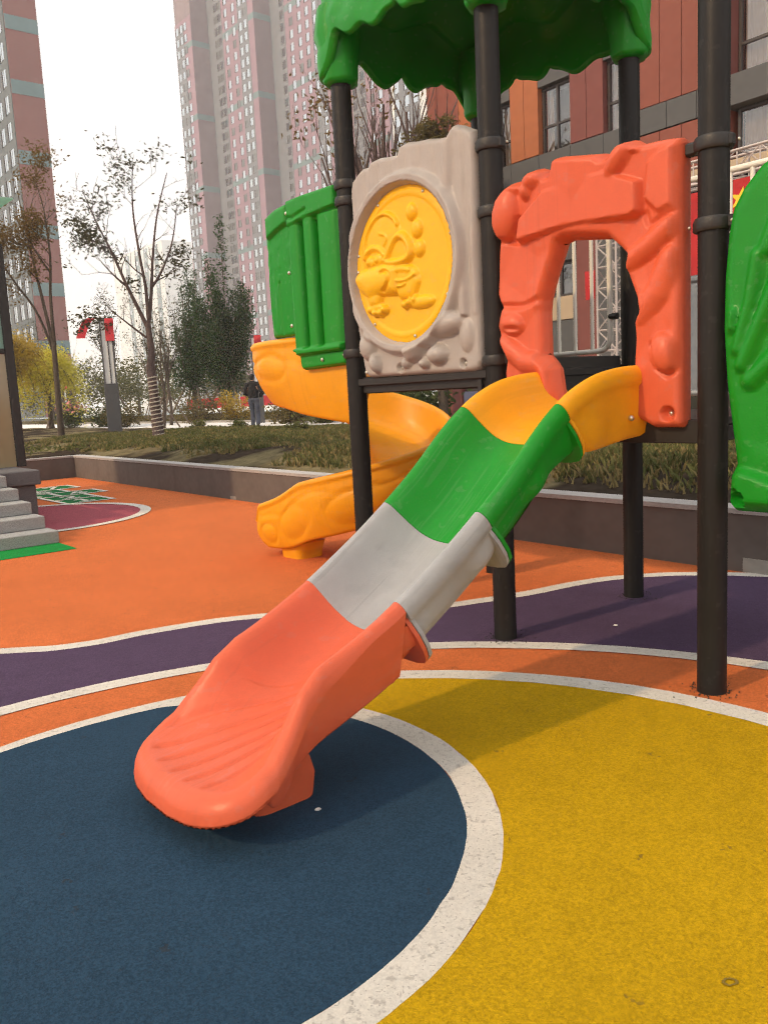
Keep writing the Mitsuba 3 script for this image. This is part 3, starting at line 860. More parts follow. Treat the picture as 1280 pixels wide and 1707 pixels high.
def exit_part():
    """The run-out: a tongue with rolled edge, its bed carrying fanned ribs; a height field over its plan outline."""
    bz = PchipInterpolator(-bed_v, bed_z)
    t, nrm = frame(SEAM[2] + g_)
    v0 = float(cv(SEAM[2] + g_))
    xs = np.linspace(-1, 1, 61)
    seam = np.stack([xs * HW, -(v0 + PchipInterpolator(AQ, AY)(np.abs(xs)) * nrm[0])], -1)      # plan line of the joint (x, run)
    vs = np.linspace(1.42, 2.238, 70)

    def hw(v):
        w = HW * (1 - 0.02 * sm(1.45, 1.7, v) + 0.23 * sm(1.74, 2.06, v))
        return w * np.clip(1 - np.clip((v - 1.99) / 0.25, 0, 1) ** 3.4, 0, 1) ** 0.42
    side = np.c_[hw(vs), vs]
    side = side[side[:, 1] > seam[-1, 1] + 0.01]
    edge = np.vstack([[seam[-1]], side, side[::-1] * [-1, 1], [seam[0]]])
    poly = Polygon(np.vstack([seam, side, side[::-1] * [-1, 1]])).buffer(0)
    free = LineString(edge)
    pts = [resample(LineString(edge), 0.006), seam, seam[np.abs(xs) < 0.99]]
    for off in (0.005, 0.011, 0.018, 0.027, 0.038, 0.05):
        q = poly.buffer(-off)
        pts.append(resample(q.exterior, 0.008))
    x0, y0, x1, y1 = poly.bounds
    gx, gy = np.meshgrid(np.arange(x0, x1, 0.0062), np.arange(y0, y1, 0.0062))
    gx[1::2] += 0.0031
    g = np.stack([gx.ravel(), gy.ravel()], -1)
    inner = poly.buffer(-0.054)
    pts.append(g[shapely.contains_xy(inner, g[:, 0], g[:, 1])])
    pts = np.unique(np.vstack(pts).round(5), axis=0)
    tri = Delaunay(pts).simplices
    c = pts[tri].mean(1)
    tri = tri[shapely.contains_xy(poly.buffer(1e-6), c[:, 0], c[:, 1])]
    x, v = pts[:, 0], pts[:, 1]
    d = shapely.distance(free, shapely.points(pts))
    slope = np.abs(bz(v + 0.01) - bz(v - 0.01)) / 0.02
    k = np.sqrt(1 + slope ** 2)
    rim = np.interp(v, [1.3, 1.55, 1.78, 1.86, 1.93, 2.01, 2.10, 2.3], [1.0, 1.0, 0.98, 0.84, 0.54, 0.24, 0.13, 0.10])
    aq = np.clip(1 - d / HW, 0, 1)
    y = PchipInterpolator(AQ, AY)(aq) * rim * k
    # next to the joint the bed follows exactly the same swept profile as the section above
    sx, sv, sz = [], [], []
    from scipy.interpolate import LinearNDInterpolator
    for a_ in np.linspace(SEAM[2] - 0.02, SEAM[2] + 0.55, 60):
        _, n_ = frame(a_)
        xx = np.linspace(-1, 1, 121)
        yy = PchipInterpolator(AQ, AY)(np.abs(xx))
        sx.append(xx * HW); sv.append(-(float(cv(a_)) + yy * n_[0])); sz.append(float(cz(a_)) + yy * n_[1])
    swept = LinearNDInterpolator(np.c_[np.concatenate(sx), np.concatenate(sv)], np.concatenate(sz))(np.c_[x, v])
    wsw = sm(1.72, 1.50, v) * np.isfinite(swept)
    y = y * (1 - wsw) + np.where(np.isfinite(swept), swept - bz(v), 0) * wsw
    ang = np.arctan2(-(x - 0.34), v - 1.16)
    msk = sm(1.62, 1.78, v) * sm(0.055, 0.10, d) * sm(0.10, 0.20, ang) * sm(0.80, 0.72, ang)
    y = y - msk * 0.013 * np.clip(1 - np.abs(np.sin(ang * 36)) / 0.5, 0, 1) ** 0.7
    y = y - 0.0022 * (np.exp(-((x - 0.150) / 0.005) ** 2) + np.exp(-((x - 0.166) / 0.005) ** 2)) * sm(1.62, 1.50, v)
    top = bz(v) + y - 0.001 * sm(1.62, 1.5, v)
    r = 0.050 * sm(1.50, 1.95, v) + 0.006
    e = np.sqrt(np.clip(1 - (1 - np.clip(d / r, 0, 1)) ** 2, 0, 1))
    th = np.interp(v, [1.3, 1.8, 2.05, 2.3], [0.10, 0.13, 0.085, 0.060])
    mid = np.where(d < 0.06, top - r * 0.9, top - 0.03)
    topz = top - r * (1 - e) * 1.0
    edge_drop = np.interp(v, [1.3, 1.55, 1.8, 2.0, 2.1, 2.3], [0.02, 0.05, 0.125, 0.10, 0.03, 0.0]) * sm(0.16, 0.03, d) * (1 + 0.45 * np.sin(v * 23 + 0.6))
    botz = np.minimum(bz(v) - 0.035 - 0.02 * sm(1.8, 2.1, v), top - 0.03) - edge_drop * e * 0.0
    botz = np.where(d < 0.16, np.minimum(botz, top - 0.03 - edge_drop), botz)
    low = topz - r * 0.2
    botz = low + (np.minimum(botz, low) - low) * np.clip(d / 0.03, 0, 1) ** 0.6
    V = np.vstack([np.c_[UC + x, -v, topz], np.c_[UC + x, -v, botz]])
    a2 = pts[tri]
    cr = (a2[:, 1, 0] - a2[:, 0, 0]) * (a2[:, 2, 1] - a2[:, 0, 1]) - (a2[:, 1, 1] - a2[:, 0, 1]) * (a2[:, 2, 0] - a2[:, 0, 0])
    tri = tri[np.abs(cr) > 1e-9]; cr = cr[np.abs(cr) > 1e-9]
    tri = np.where(cr[:, None] < 0, tri, tri[:, ::-1])
    n = len(pts)
    # skirt between the two skins along the free edge
    order = [int(np.argmin(((pts - q) ** 2).sum(1))) for q in resample(LineString(edge), 0.006)]
    order = [o for i, o in enumerate(order) if i == 0 or o != order[i - 1]]
    q = []
    for i, j in zip(order[:-1], order[1:]):
        q += [[i, j, j + n], [i, j + n, i + n]]
    return trimesh.Trimesh(V, np.vstack([tri, tri[:, ::-1] + n, q]), process=False)


def slide_foot():
    prof = []
    for z, hw, va, vb in ((0.0, 0.150, -1.975, -1.735), (0.02, 0.152, -1.98, -1.73), (0.08, 0.155, -2.0, -1.72), (0.13, 0.16, -2.03, -1.735), (0.165, 0.165, -2.03, -1.75)):
        n = 40
        t = np.arange(n) * 2 * np.pi / n
        c, s = np.cos(t), np.sin(t)
        x = np.sign(c) * np.abs(c) ** 0.35 * hw; y = np.sign(s) * np.abs(s) ** 0.35
        prof.append(np.stack([UC + x, (va + vb) / 2 + y * (vb - va) / 2, np.full(n, z)], -1))
    P = np.array(prof)
    return shut(P)


sec.append(obj('slide_section', [local(exit_part()), local(slide_section(SEAM[2] + g_, SEAM[2] + 0.20, 12, True)), local(slide_foot()), local(seam_flange(SEAM[2] + 0.010))], M_CORAL, SL, smooth=50, label='coral run-out section of the straight slide with fanned ribs'))
for k, (v_, z_) in enumerate(((-0.16, 1.175), (-0.05, 1.03))):
    b = trimesh.creation.icosphere(subdivisions=2, radius=0.013); b.apply_translation((UC + HW - 0.012, -0.12 - 0.03 * k, 1.165))
    if k == 0:
        obj('bolt', local(b), M_BOLT, SL)

# ---- yellow spiral slide: level entry, one full turn to the right, straight exit
SPK = f'{PS}__spiral_slide'
labels[SPK] = {'label': 'yellow spiral slide curling down behind the posts to the orange floor'}
SR = 0.455          # centre-line radius


def spiral_centre(f):
    return np.array([-2.19 - 0.33 * sm(0, 0.7, f), 0.77 + 0.375 * sm(0, 1, f)])


def spiral_path(n):
    """stations: (position uv, outward normal uv, run parameter)"""
    out = []
    La, Lt, Le = 0.88, 2 * math.pi * SR, 0.72
    tot = La + Lt + Le
    for s in np.linspace(0, tot, n):
        f = np.clip((s - La) / Lt, 0, 1)
        SC = spiral_centre(f)
        if s < La:
            p, o = np.array([SC[0] + La - s, SC[1] - SR]), np.array([0, -1.0])
        elif s < La + Lt:
            a = (s - La) / SR
            o = np.array([-math.sin(a), -math.cos(a)]); p = SC + SR * o
        else:
            p, o = np.array([SC[0] - (s - La - Lt), SC[1] - SR]), np.array([0, -1.0])
        out.append((p, o, s))
    return out, La, Lt, Le


SP_ST, La, Lt, Le = spiral_path(230)
zb = PchipInterpolator([0, La, La + 0.15 * Lt, La + 0.3 * Lt, La + 0.4 * Lt, La + 0.5 * Lt, La + 0.6 * Lt, La + 0.7 * Lt, La + 0.9 * Lt, La + Lt, La + Lt + 0.35, La + Lt + 0.58, La + Lt + Le],
                       [1.435, 1.43, 1.41, 1.25, 1.06, 0.925, 0.79, 0.67, 0.475, 0.390, 0.265, 0.215, 0.195])
ho = PchipInterpolator([0, La, La + 0.2 * Lt, La + 0.5 * Lt, La + 0.7 * Lt, La + Lt, La + Lt + 0.40, La + Lt + 0.62, La + Lt + Le], [0.30, 0.31, 0.33, 0.315, 0.30, 0.28, 0.265, 0.25, 0.16])
hi = PchipInterpolator([0, La, La + 0.5 * Lt, La + Lt, La + Lt + 0.4, La + Lt + 0.62, La + Lt + Le], [0.30, 0.24, 0.18, 0.18, 0.20, 0.20, 0.14])
un = PchipInterpolator([0, La * 0.6, La + 0.12 * Lt, La + 0.3 * Lt, La + 0.8 * Lt, La + Lt, La + Lt + Le], [0.30, 0.24, 0.12, 0.09, 0.19, 0.19, 0.12])


def knots(a, y):
    """wood grain cut into the outer wall: long waves and oval knots; a along the slide, y height 0..1 on the wall."""
    g = 0
    for ca, cy, ra, ry in ((La + Lt + 0.52, 0.38, 0.12, 0.24), (La + Lt + 0.14, 0.45, 0.19, 0.32), (La + Lt - 0.36, 0.45, 0.19, 0.32), (La + 0.34, 0.60, 0.14, 0.20), (La + 0.02, 0.66, 0.18, 0.20)):
        r = np.sqrt(((a - ca) / ra) ** 2 + ((y - cy) / ry) ** 2)
        g = g - 0.009 * np.exp(-((r - 1.0) / 0.13) ** 2) + 0.008 * np.clip(1 - (r / 0.70) ** 2, 0, 1) ** 0.8
    wv = y - 0.80 - 0.06 * np.sin(a * 9) - 0.03 * np.sin(a * 23)
    g = g - 0.008 * np.exp(-(wv / 0.03) ** 2)
    return g


rows = []
for p, o, s in SP_ST:
    z, h1, h2, u_ = float(zb(s)), float(ho(s)), float(hi(s)), float(un(s))
    w = 0.26
    turn = sm(La - 0.35, La + 0.25 * Lt, s) * (1 - sm(La + 0.75 * Lt, La + 1.1 * Lt, s))
    fl = 0.045 * turn
    endf = sm(La + Lt + 0.62, La + Lt + Le, s)
    prof = []
    # inner wall rim -> bed -> outer wall rim (offset outward o, height)
    wi = 0.29 + 0.10 * turn
    prof += [(-wi - 0.030, h2 - 0.035), (-wi - 0.022, h2 - 0.008), (-wi - 0.004, h2), (-wi + 0.012, h2 - 0.012), (-wi + 0.018, h2 - 0.05), (-wi + 0.03, h2 * 0.45), (-wi + 0.06, h2 * 0.15), (-wi + 0.10, 0.012)]
    for q in np.linspace(-0.12, 0.12, 13):
        rib = 0.0045 * (1 if abs(q) < 0.11 and (int(round((q + 0.12) / 0.02)) % 2 == 0) else 0) * (1 if La + 0.45 * Lt < s < La + 1.0 * Lt else 0)
        prof.append((q, 0.004 * (q / 0.12) ** 2 + rib))
    wo = w + fl
    prof += [(0.17, 0.014), (0.20 + fl * 0.3, h1 * 0.16), (0.222 + fl * 0.6, h1 * 0.45), (0.236 + fl * 0.9, h1 - 0.05), (wo - 0.018, h1 - 0.014), (wo - 0.002, h1), (wo + 0.016, h1 - 0.004), (wo + 0.030, h1 - 0.022), (wo + 0.030, h1 - 0.040), (wo + 0.018, h1 - 0.052)]
    nb = 22
    yb = -u_
    for k in range(nb):                                  # outer face of the outer wall, down to the keel
        f = (k + 1) / nb
        y = (h1 - 0.055) * (1 - f) + yb * f
        x = wo + 0.016 + (0.012 * math.sin(math.pi * f)) - (0.07 + 2.2 * fl) * f ** 2.2
        x += float(knots(s, 1 - f)) * (1 - endf)
        prof.append((x, y))
    yu = max(yb, -0.075)
    prof += [(prof[-1][0] - 0.03, yb - 0.006), (prof[-1][0] - 0.05, yb * 0.6 + yu * 0.4), (0.10 - fl, yu - 0.012), (0.0, yu - 0.014), (-0.12, yu - 0.012), (-0.19, yu + 0.0), (-0.225, yu + 0.03), (-wi - 0.008, 0.02), (-wi - 0.016, h2 * 0.5)]
    prof = np.array(prof)
    if endf > 0:
        prof = prof * np.array([1 - 0.10 * endf, 1 - 0.10 * endf])
    rows.append(np.stack([p[0] + prof[:, 0] * o[0], p[1] + prof[:, 0] * o[1], z + prof[:, 1]], -1))
Pg = np.array(rows)
last = Pg[-1]
cc = last.mean(0)
ext = []
for f, o in ((0.95, 0.018), (0.84, 0.036), (0.62, 0.050), (0.3, 0.056), (0.05, 0.057)):
    ext.append((cc + (last - cc) * f + np.array([-o, 0, 0]))[None])
Pg = np.concatenate([Pg] + ext, 0)
sp = grid(Pg, False, True)
sp.merge_vertices()
if sp.face_normals[np.argmax(sp.triangles_center[:, 2])][2] < 0:
    sp.invert()
obj('slide_body', local(sp), M_YELLOW, SPK, smooth=50)
ft = []
for z, ra, rb in ((0.0, 0.150, 0.135), (0.02, 0.150, 0.135), (0.06, 0.158, 0.14), (0.10, 0.175, 0.145), (0.14, 0.20, 0.15)):
    t = np.arange(40) * 2 * np.pi / 40
    c, s = np.cos(t), np.sin(t)
    ft.append(np.stack([-2.79 + np.sign(c) * np.abs(c) ** 0.5 * ra - 0.12, 0.665 + np.sign(s) * np.abs(s) ** 0.5 * rb, np.full(40, z)], -1))
ft = np.array(ft)
obj('slide_foot', local(shut(ft)), M_YELLOW, SPK, smooth=50)

# ---- green guard beside the spiral slide's entry: slatted panel and a closed moulded cheek
slits = []
for u in (-1.9, -1.64, -1.487):
    slits.append(Polygon([(u - 0.004, 1.66), (u + 0.012, 1.66), (u + 0.014, 2.40), (u - 0.006, 2.42)]).buffer(0.006))
gpoly = Polygon([(-1.245, 1.515), (-1.235, 2.595), (-1.30, 2.598), (-1.60, 2.605), (-1.765, 2.602), (-1.78, 2.58), (-1.80, 1.66), (-1.79, 1.62), (-1.755, 1.61), (-1.745, 1.53), (-1.725, 1.505)]).difference(unary_union(slits[1:]))


def guard_relief(x, z, d):
    h = slab(x, z, [(-1.90, 2.405), (-1.90, 2.62), (-1.22, 2.62), (-1.22, 2.455), (-1.55, 2.44)], 0.040, 0.02)
    h = np.maximum(h, slab(x, z, [(-1.90, 1.59), (-1.90, 1.655), (-1.22, 1.655), (-1.22, 1.60)], 0.045, 0.015))
    h = np.maximum(h, np.where(z < 1.6, 0.012, 0))
    h = h - ridge(x, z, [(-1.88, 2.50), (-1.70, 2.475), (-1.55, 2.50)], 0.012, 0.014)
    for u0, u1 in ((-1.785, -1.655), (-1.615, -1.50), (-1.46, -1.26)):
        t = np.clip(1 - (np.abs(x - (u0 + u1) / 2) / ((u1 - u0) / 2)) ** 2.5, 0, 1)
        h = np.maximum(h, 0.030 * t ** 0.5 * ((z > 1.64) & (z < 2.45)) + 0.004 * fb(x * 4, z * 0.6, 0, 10, 8) * t)
    return h


gk = obj('slatted_guard', local(turned(pillow(gpoly, 0.030, 0.03, 0.016, 0.010, guard_relief), lambda v: v + [0, 0.02, 0])), M_GREEN, PS, smooth=45, label='green slatted guard panel beside the spiral slide entry')
for u, z in ((-1.765, 2.515), (-1.772, 2.14), (-1.78, 1.80), (-1.48, 1.56)):
    b = trimesh.creation.icosphere(subdivisions=2, radius=0.013); b.apply_scale((1, 0.7, 1)); b.apply_translation((u, -0.045 if z > 1.6 else -0.03, z))
    obj('bolt', local(b), M_BOLT, gk)
cheek = Polygon([(-1.765, 1.735), (-1.765, 2.602), (-1.95, 2.598), (-2.14, 2.57), (-2.175, 2.53), (-2.19, 2.36), (-2.165, 2.33), (-2.19, 2.27), (-2.175, 2.20), (-2.188, 2.15), (-2.175, 1.90), (-2.16, 1.745)])


def cheek_relief(x, z, d):
    h = 0.012 * fb(x * 3, z * 0.5, 0, 8, 4)
    for a, b in (((-1.82, 2.44), (-2.10, 2.36)), ((-1.82, 2.36), (-2.10, 2.25)), ((-1.82, 2.20), (-2.1, 2.17))):
        h = h - ridge(x, z, [a, b], 0.024, 0.024)
    h = np.maximum(h, slab(x, z, [(-1.8, 2.46), (-1.8, 2.62), (-2.12, 2.62), (-2.12, 2.40)], 0.028, 0.02))
    h = h - ridge(x, z, [(-1.98, 2.10), (-1.97, 1.76)], 0.02, 0.012)
    return h


def cheek_bend(v):
    """the cheek turns away with the slide."""
    v = v.copy()
    t = np.clip((-1.80 - v[:, 0]) / 0.38, 0, 2)
    v[:, 1] += 0.035 + 0.05 * t ** 2
    return v


obj('guard_cheek', local(turned(pillow(cheek, 0.035, 0.03, 0.03, 0.011, cheek_relief), cheek_bend)), M_GREEN, PS, smooth=45, label='closed green moulded cheek at the outer end of the guard')
# same guard on the far side of the entry
gk2 = obj('slatted_guard', local(turned(pillow(gpoly, 0.030, 0.03, 0.016, 0.02, guard_relief), lambda v: v * [1, -1, 1] + [0, 0.66, 0])), M_GREEN, PS, smooth=45)

# ---- white tubular guard rails at the back of the decks
def guard_rail(u0, u1, z0, z1, nb):
    v, r, R = S, 0.0165, 0.075
    def arc(cu, cz, a0, a1):
        return [(cu + R * math.cos(a), v, cz + R * math.sin(a)) for a in np.linspace(a0, a1, 8)]
    loop = arc(u1 - R, z0 + R, -math.pi / 2, 0) + arc(u1 - R, z1 - R, 0, math.pi / 2) + arc(u0 + R, z1 - R, math.pi / 2, math.pi) + arc(u0 + R, z0 + R, math.pi, 1.5 * math.pi)
    loop.append(loop[0])
    k = obj('guard_rail', local(tube(loop, r, 10)), M_WHITESTEEL, PS, label='white tubular guard rail at the back of a deck', smooth=60)
    for q in range(nb):
        u = u0 + (u1 - u0) * (q + 1) / (nb + 1)
        obj('rail_bar', local(tube([(u, v, z0), (u, v, z1)], 0.0125, 10)), M_WHITESTEEL, k, smooth=60)
    for u in (u0 - 0.025, u1 + 0.025):
        for z in (z0 + 0.2, z1 - 0.2):
            obj('rail_bracket', local(tube([(u - 0.025, v, z), (u + 0.03, v, z)], 0.02, 8)), M_BLACK, k)


guard_rail(-S + 0.12, -0.15, 1.515, 2.46, 6)
guard_rail(0.13, S - 0.08, 1.235, 2.39, 7)

# ---- green moulded climbing panel in front of the last bay
rp = [(1.262, 0.82), (1.268, 0.93), (1.29, 0.975), (1.272, 1.10), (1.245, 1.30), (1.232, 1.50), (1.236, 1.70), (1.25, 1.86), (1.268, 1.95), (1.31, 2.02), (1.38, 2.09), (1.50, 2.14), (1.75, 2.16), (2.0, 2.14), (2.12, 2.08), (2.18, 1.98), (2.24, 1.8), (2.27, 1.5), (2.25, 1.2), (2.235, 0.97), (2.25, 0.82), (2.22, 0.785), (1.29, 0.785)]
rholes = [Point(1.75, 1.0).buffer(0.10), Point(1.62, 1.45).buffer(0.085), Point(1.92, 1.62).buffer(0.085)]


def leaf_relief(x, z, d):
    h = 0.025 * fb(x, z, 0, 5, 21)
    for pts, w, hh in (([(1.31, 1.42), (1.36, 1.60), (1.385, 1.76)], 0.030, 0.032), ([(1.33, 1.36), (1.40, 1.52), (1.47, 1.68)], 0.035, 0.035), ([(1.28, 1.50), (1.285, 1.56)], 0.022, 0.028),
                       ([(1.36, 1.30), (1.45, 1.38), (1.55, 1.44)], 0.04, 0.03), ([(1.42, 1.78), (1.47, 1.90), (1.5, 2.0)], 0.04, 0.03), ([(1.7, 1.2), (1.85, 1.3), (2.0, 1.5)], 0.05, 0.03), ([(1.8, 1.8), (1.95, 1.9), (2.1, 1.95)], 0.05, 0.03)):
        h = np.maximum(h, ridge(x, z, pts, w, hh))
    h = np.maximum(h, slab(x, z, [(1.25, 0.77), (1.25, 0.93), (1.29, 0.98), (1.40, 0.955), (1.55, 0.90), (2.3, 0.9), (2.3, 0.77)], 0.05, 0.03))
    q = np.hypot(x - 1.318, z - 0.845)
    return np.where(q < 0.034, -0.05 * sm(0.032, 0.020, q), h)


obj('climbing_panel', local(turned(pillow(Polygon(rp).difference(unary_union(rholes)), 0.055, 0.05, 0.05, 0.013, leaf_relief), lambda v: v + [0, -0.01, 0])), M_GREEN, PS, smooth=50, label='green climbing panel moulded with leaf ridges at the right edge')

# ---- green canopy over the left tower
def canopy():
    nt, ov = 288, 0.125
    h = S / 2 + ov
    t = np.arange(nt) / nt
    # rounded square path
    sq = Polygon([(-h, -h), (h, -h), (h, h), (-h, h)]).buffer(-0.13).buffer(0.13)
    L = sq.exterior
    P = np.array([L.interpolate(L.length * q).coords[0] for q in t])
    ang = np.arctan2(P[:, 1], P[:, 0])
    corner = np.clip((np.abs(P).min(1) / h), 0, 1)                     # 1 at the corners, 0 in the middle of a side
    side_pos = np.where(np.abs(P[:, 0]) > np.abs(P[:, 1]), P[:, 1], P[:, 0])
    scal = np.abs(np.sin(side_pos * 7.6 + 0.6 * np.sin(ang * 5))) ** 0.6
    zb_ = 3.285 - 0.125 * sm(0.62, 0.90, corner) + 0.085 * (1 - scal) * (1 - sm(0.55, 0.85, corner)) + 0.03 * np.sin(ang * 3 + 1) + 0.035 * np.sin(side_pos * 14 + ang * 2) * np.sin(ang * 9 + 2) * (1 - sm(0.6, 0.9, corner))
    zs = 3.60 + 0.05 * np.sin(ang * 7)                                  # shoulder
    top = 4.02
    def bump(x, y, z, seed):
        return 0.10 * fb(x, y, z, 2.6, seed, 3)
    outer, inner = [], []
    for f in np.linspace(0, 1, 26):                                     # skirt from the bottom edge up
        z = zb_ * (1 - f) + zs * f
        k = 1.0 + 0.015 * math.sin(math.pi * f) - 0.05 * f ** 3
        x, y = P[:, 0] * k, P[:, 1] * k
        b = bump(x, y, z, 3) * min(1, f * 3) * (0.6 + 0.5 * np.sin(ang * 11) ** 2)
        outer.append(np.stack([x * (1 + b / h), y * (1 + b / h), z], -1))
        b2 = b
        outer_k = k - 0.055
        inner.append(np.stack([P[:, 0] * (outer_k + b2 * 0.8), P[:, 1] * (outer_k + b2 * 0.8), z - 0.0], -1))
    for f in np.linspace(0.08, 1, 22):                                  # shoulder to the crown
        k = 0.95 * (1 - f) + 0.004 * f
        z = zs + (top - zs) * math.sin(f * math.pi / 2) ** 1.2
        x, y = P[:, 0] * k, P[:, 1] * k
        b = bump(x, y, z, 5) * (1 - f)
        outer.append(np.stack([x, y, z + b], -1))
        inner.append(np.stack([P[:, 0] * (k - 0.05 * (1 - f)), P[:, 1] * (k - 0.05 * (1 - f)), z - 0.045], -1))
    rowsl = inner[::-1] + [0.5 * (inner[0] + outer[0]) - [0, 0, 0.014]] + outer
    R = np.array(rowsl)
    m = shut(R)
    m.apply_translation((-S / 2, S / 2, 0))
    return m


ck = obj('canopy', local(canopy()), M_GREEN, PS, smooth=60, label='green leafy moulded canopy over the left tower')
for (u, v) in ((-S, 0), (0, 0), (0, S), (-S, S)):
    bm = lathe([(PR + 0.002, 0.0), (PR + 0.036, 0.006), (PR + 0.046, 0.03), (PR + 0.052, 0.15), (PR + 0.075, 0.27), (PR + 0.06, 0.42), (0.02, 0.43)], 24)
    w_ = np.asarray(bm.vertices)
    bm.vertices = w_ * [1, 1, 1] + np.stack([0.008 * np.sin(w_[:, 2] * 40 + w_[:, 0] * 60), 0.008 * np.cos(w_[:, 2] * 33), 0 * w_[:, 2]], -1)
    bm.apply_translation((u, v, 3.125))
    obj('canopy_socket', local(bm), M_GREEN, ck, smooth=50)

# ================================================================== BUILDINGS
def wallmat(name, c, joint=0.0, jz=3.0, ju=0.0, rough=0.7):
    c = np.array(c, float)

    def col(p, n, uv):
        h = fbm(p.x * 0.5, p.y * 0.5, p.z * 0.25, 4); g = fbm(p.x * 7, p.y * 7, p.z * 7, 3)
        k = 1 + 0.22 * (h - 0.5) + 0.12 * (g - 0.5)
        return mi.Color3f(c.tolist()) * k
    return bs(name, {'type': 'twosided', 'bsdf': {'type': 'principled', 'base_color': proc(col), 'roughness': rough, 'specular': 0.4}})


B_RED = wallmat('clad_red', (0.225, 0.066, 0.045)); B_DRED = wallmat('clad_dark_red', (0.185, 0.058, 0.050)); B_ORG = wallmat('clad_orange', (0.36, 0.115, 0.045))
B_GREY = wallmat('clad_grey', (0.085, 0.087, 0.090)); B_BEIGE = wallmat('clad_beige', (0.44, 0.34, 0.23)); B_DARK = plain('clad_dark', (0.02, 0.018, 0.018), 0.6)
B_PINK = wallmat('tower_pink', (0.265, 0.165, 0.207)); B_MAUVE = wallmat('tower_mauve', (0.205, 0.15, 0.165)); B_TGREY = wallmat('tower_grey', (0.165, 0.175, 0.195)); B_TEAL = wallmat('tower_teal', (0.145, 0.215, 0.225))
B_LRED = wallmat('tower_red', (0.225, 0.095, 0.088)); B_LGREY = wallmat('tower_dark_grey', (0.095, 0.11, 0.117)); B_WHITE = wallmat('tower_white', (0.62, 0.64, 0.63)); B_FTEAL = wallmat('tower_far_teal', (0.10, 0.16, 0.17)); B_FPINK = wallmat('tower_far_pink', (0.46, 0.30, 0.31))
FRAME = plain('window_frame', (0.045, 0.036, 0.034), 0.4)


bs('window_glass', {'type': 'thindielectric', 'int_ior': 1.9})
bs('window_bright', {'type': 'twosided', 'bsdf': {'type': 'principled', 'base_color': rgb(0.62, 0.66, 0.68), 'metallic': 1.0, 'roughness': 0.10}})     # mirror-coated glass
plain('glass_dim', (0.10, 0.105, 0.11), 0.15, 0.8)
CURTAIN = stone('curtain', (0.15, 0.115, 0.09), 3, 0.12)
_crg = np.random.default_rng(12)

# ---- red and grey office block at the right
OB = thing('office_block', 'red, orange and grey panelled block behind the play structure at the right', 'building')
P0, P1 = -16.9, 9.0
GZ = 0.42
obj('wall', turned(span((P0 + 0.05, 15.55, GZ), (P1, 30, 24)), F), B_DARK, OB, smooth=False)
obj('wall', turned(span((P0, 15.25, GZ), (P0 + 0.04, 30, 24)), F), B_RED, OB, smooth=False, label='red end wall of the block')
COLS = [(-16.9, -15.75, 'r'), (-15.75, -14.9, 'o'), (-14.9, -14.04, 'w'), (-14.04, -13.19, 'o'), (-13.19, -12.30, 'w'), (-12.30, -11.43, 'd'), (-11.43, -10.58, 'w'), (-10.58, -8.66, 'r')]
pm = {'r': B_RED, 'o': B_ORG, 'd': B_DRED}


def panel(p0, p1, z0, z1, mat, q=15.0, n=None):
    """cladding, cut into upright boards with open joints."""
    n = n or max(1, int(round((p1 - p0) / 0.45)))
    for k in range(n):
        a, b = p0 + (p1 - p0) * k / n, p0 + (p1 - p0) * (k + 1) / n
        obj('wall_panel', turned(span((a + 0.005, q, z0 + 0.005), (b - 0.005, q + 0.56, z1 - 0.005), 0.006), F), mat, OB, smooth=False)


def window(p0, p1, z0, z1, q=15.16, mull=(0.5,), trans=0.42, par=None, curtain=True):
    w = 0.05
    bars = [span((p0, q - 0.03, z0), (p0 + w, q + 0.05, z1)), span((p1 - w, q - 0.03, z0), (p1, q + 0.05, z1)), span((p0 + w, q - 0.03, z0), (p1 - w, q + 0.05, z0 + w)), span((p0 + w, q - 0.03, z1 - w), (p1 - w, q + 0.05, z1))]
    for m in mull:
        c = p0 + (p1 - p0) * m
        bars.append(span((c - w / 2, q - 0.028, z0 + w), (c + w / 2, q + 0.048, z1 - w)))
    if trans:
        c = z0 + (z1 - z0) * trans
        bars.append(span((p0 + w, q - 0.026, c - w / 2), (p1 - w, q + 0.046, c + w / 2)))
    k = obj('window', [turned(b, F) for b in bars], FRAME, par or OB, smooth=False)
    obj('pane', turned(span((p0 + w * 0.5, q + 0.004, z0 + w * 0.5), (p1 - w * 0.5, q + 0.0045, z1 - w * 0.5)), F), 'window_glass', k, smooth=False)
    if curtain and z0 > 5 and z0 < 10:
        for side in (0, 1):
            wc = (p1 - p0) * _crg.uniform(0.12, 0.46)
            a_ = p0 + 0.06 if side == 0 else p1 - 0.06 - wc
            xs = np.linspace(a_, a_ + wc, 40)
            C = np.stack([np.stack([xs, q + 0.12 + 0.018 * np.sin(xs * 55 + side), np.full(40, z)], -1) for z in (z0 + 0.04, z1 - 0.04)], 1)
            obj('curtain', turned(grid(C), F), CURTAIN, k, smooth=True)
    return k


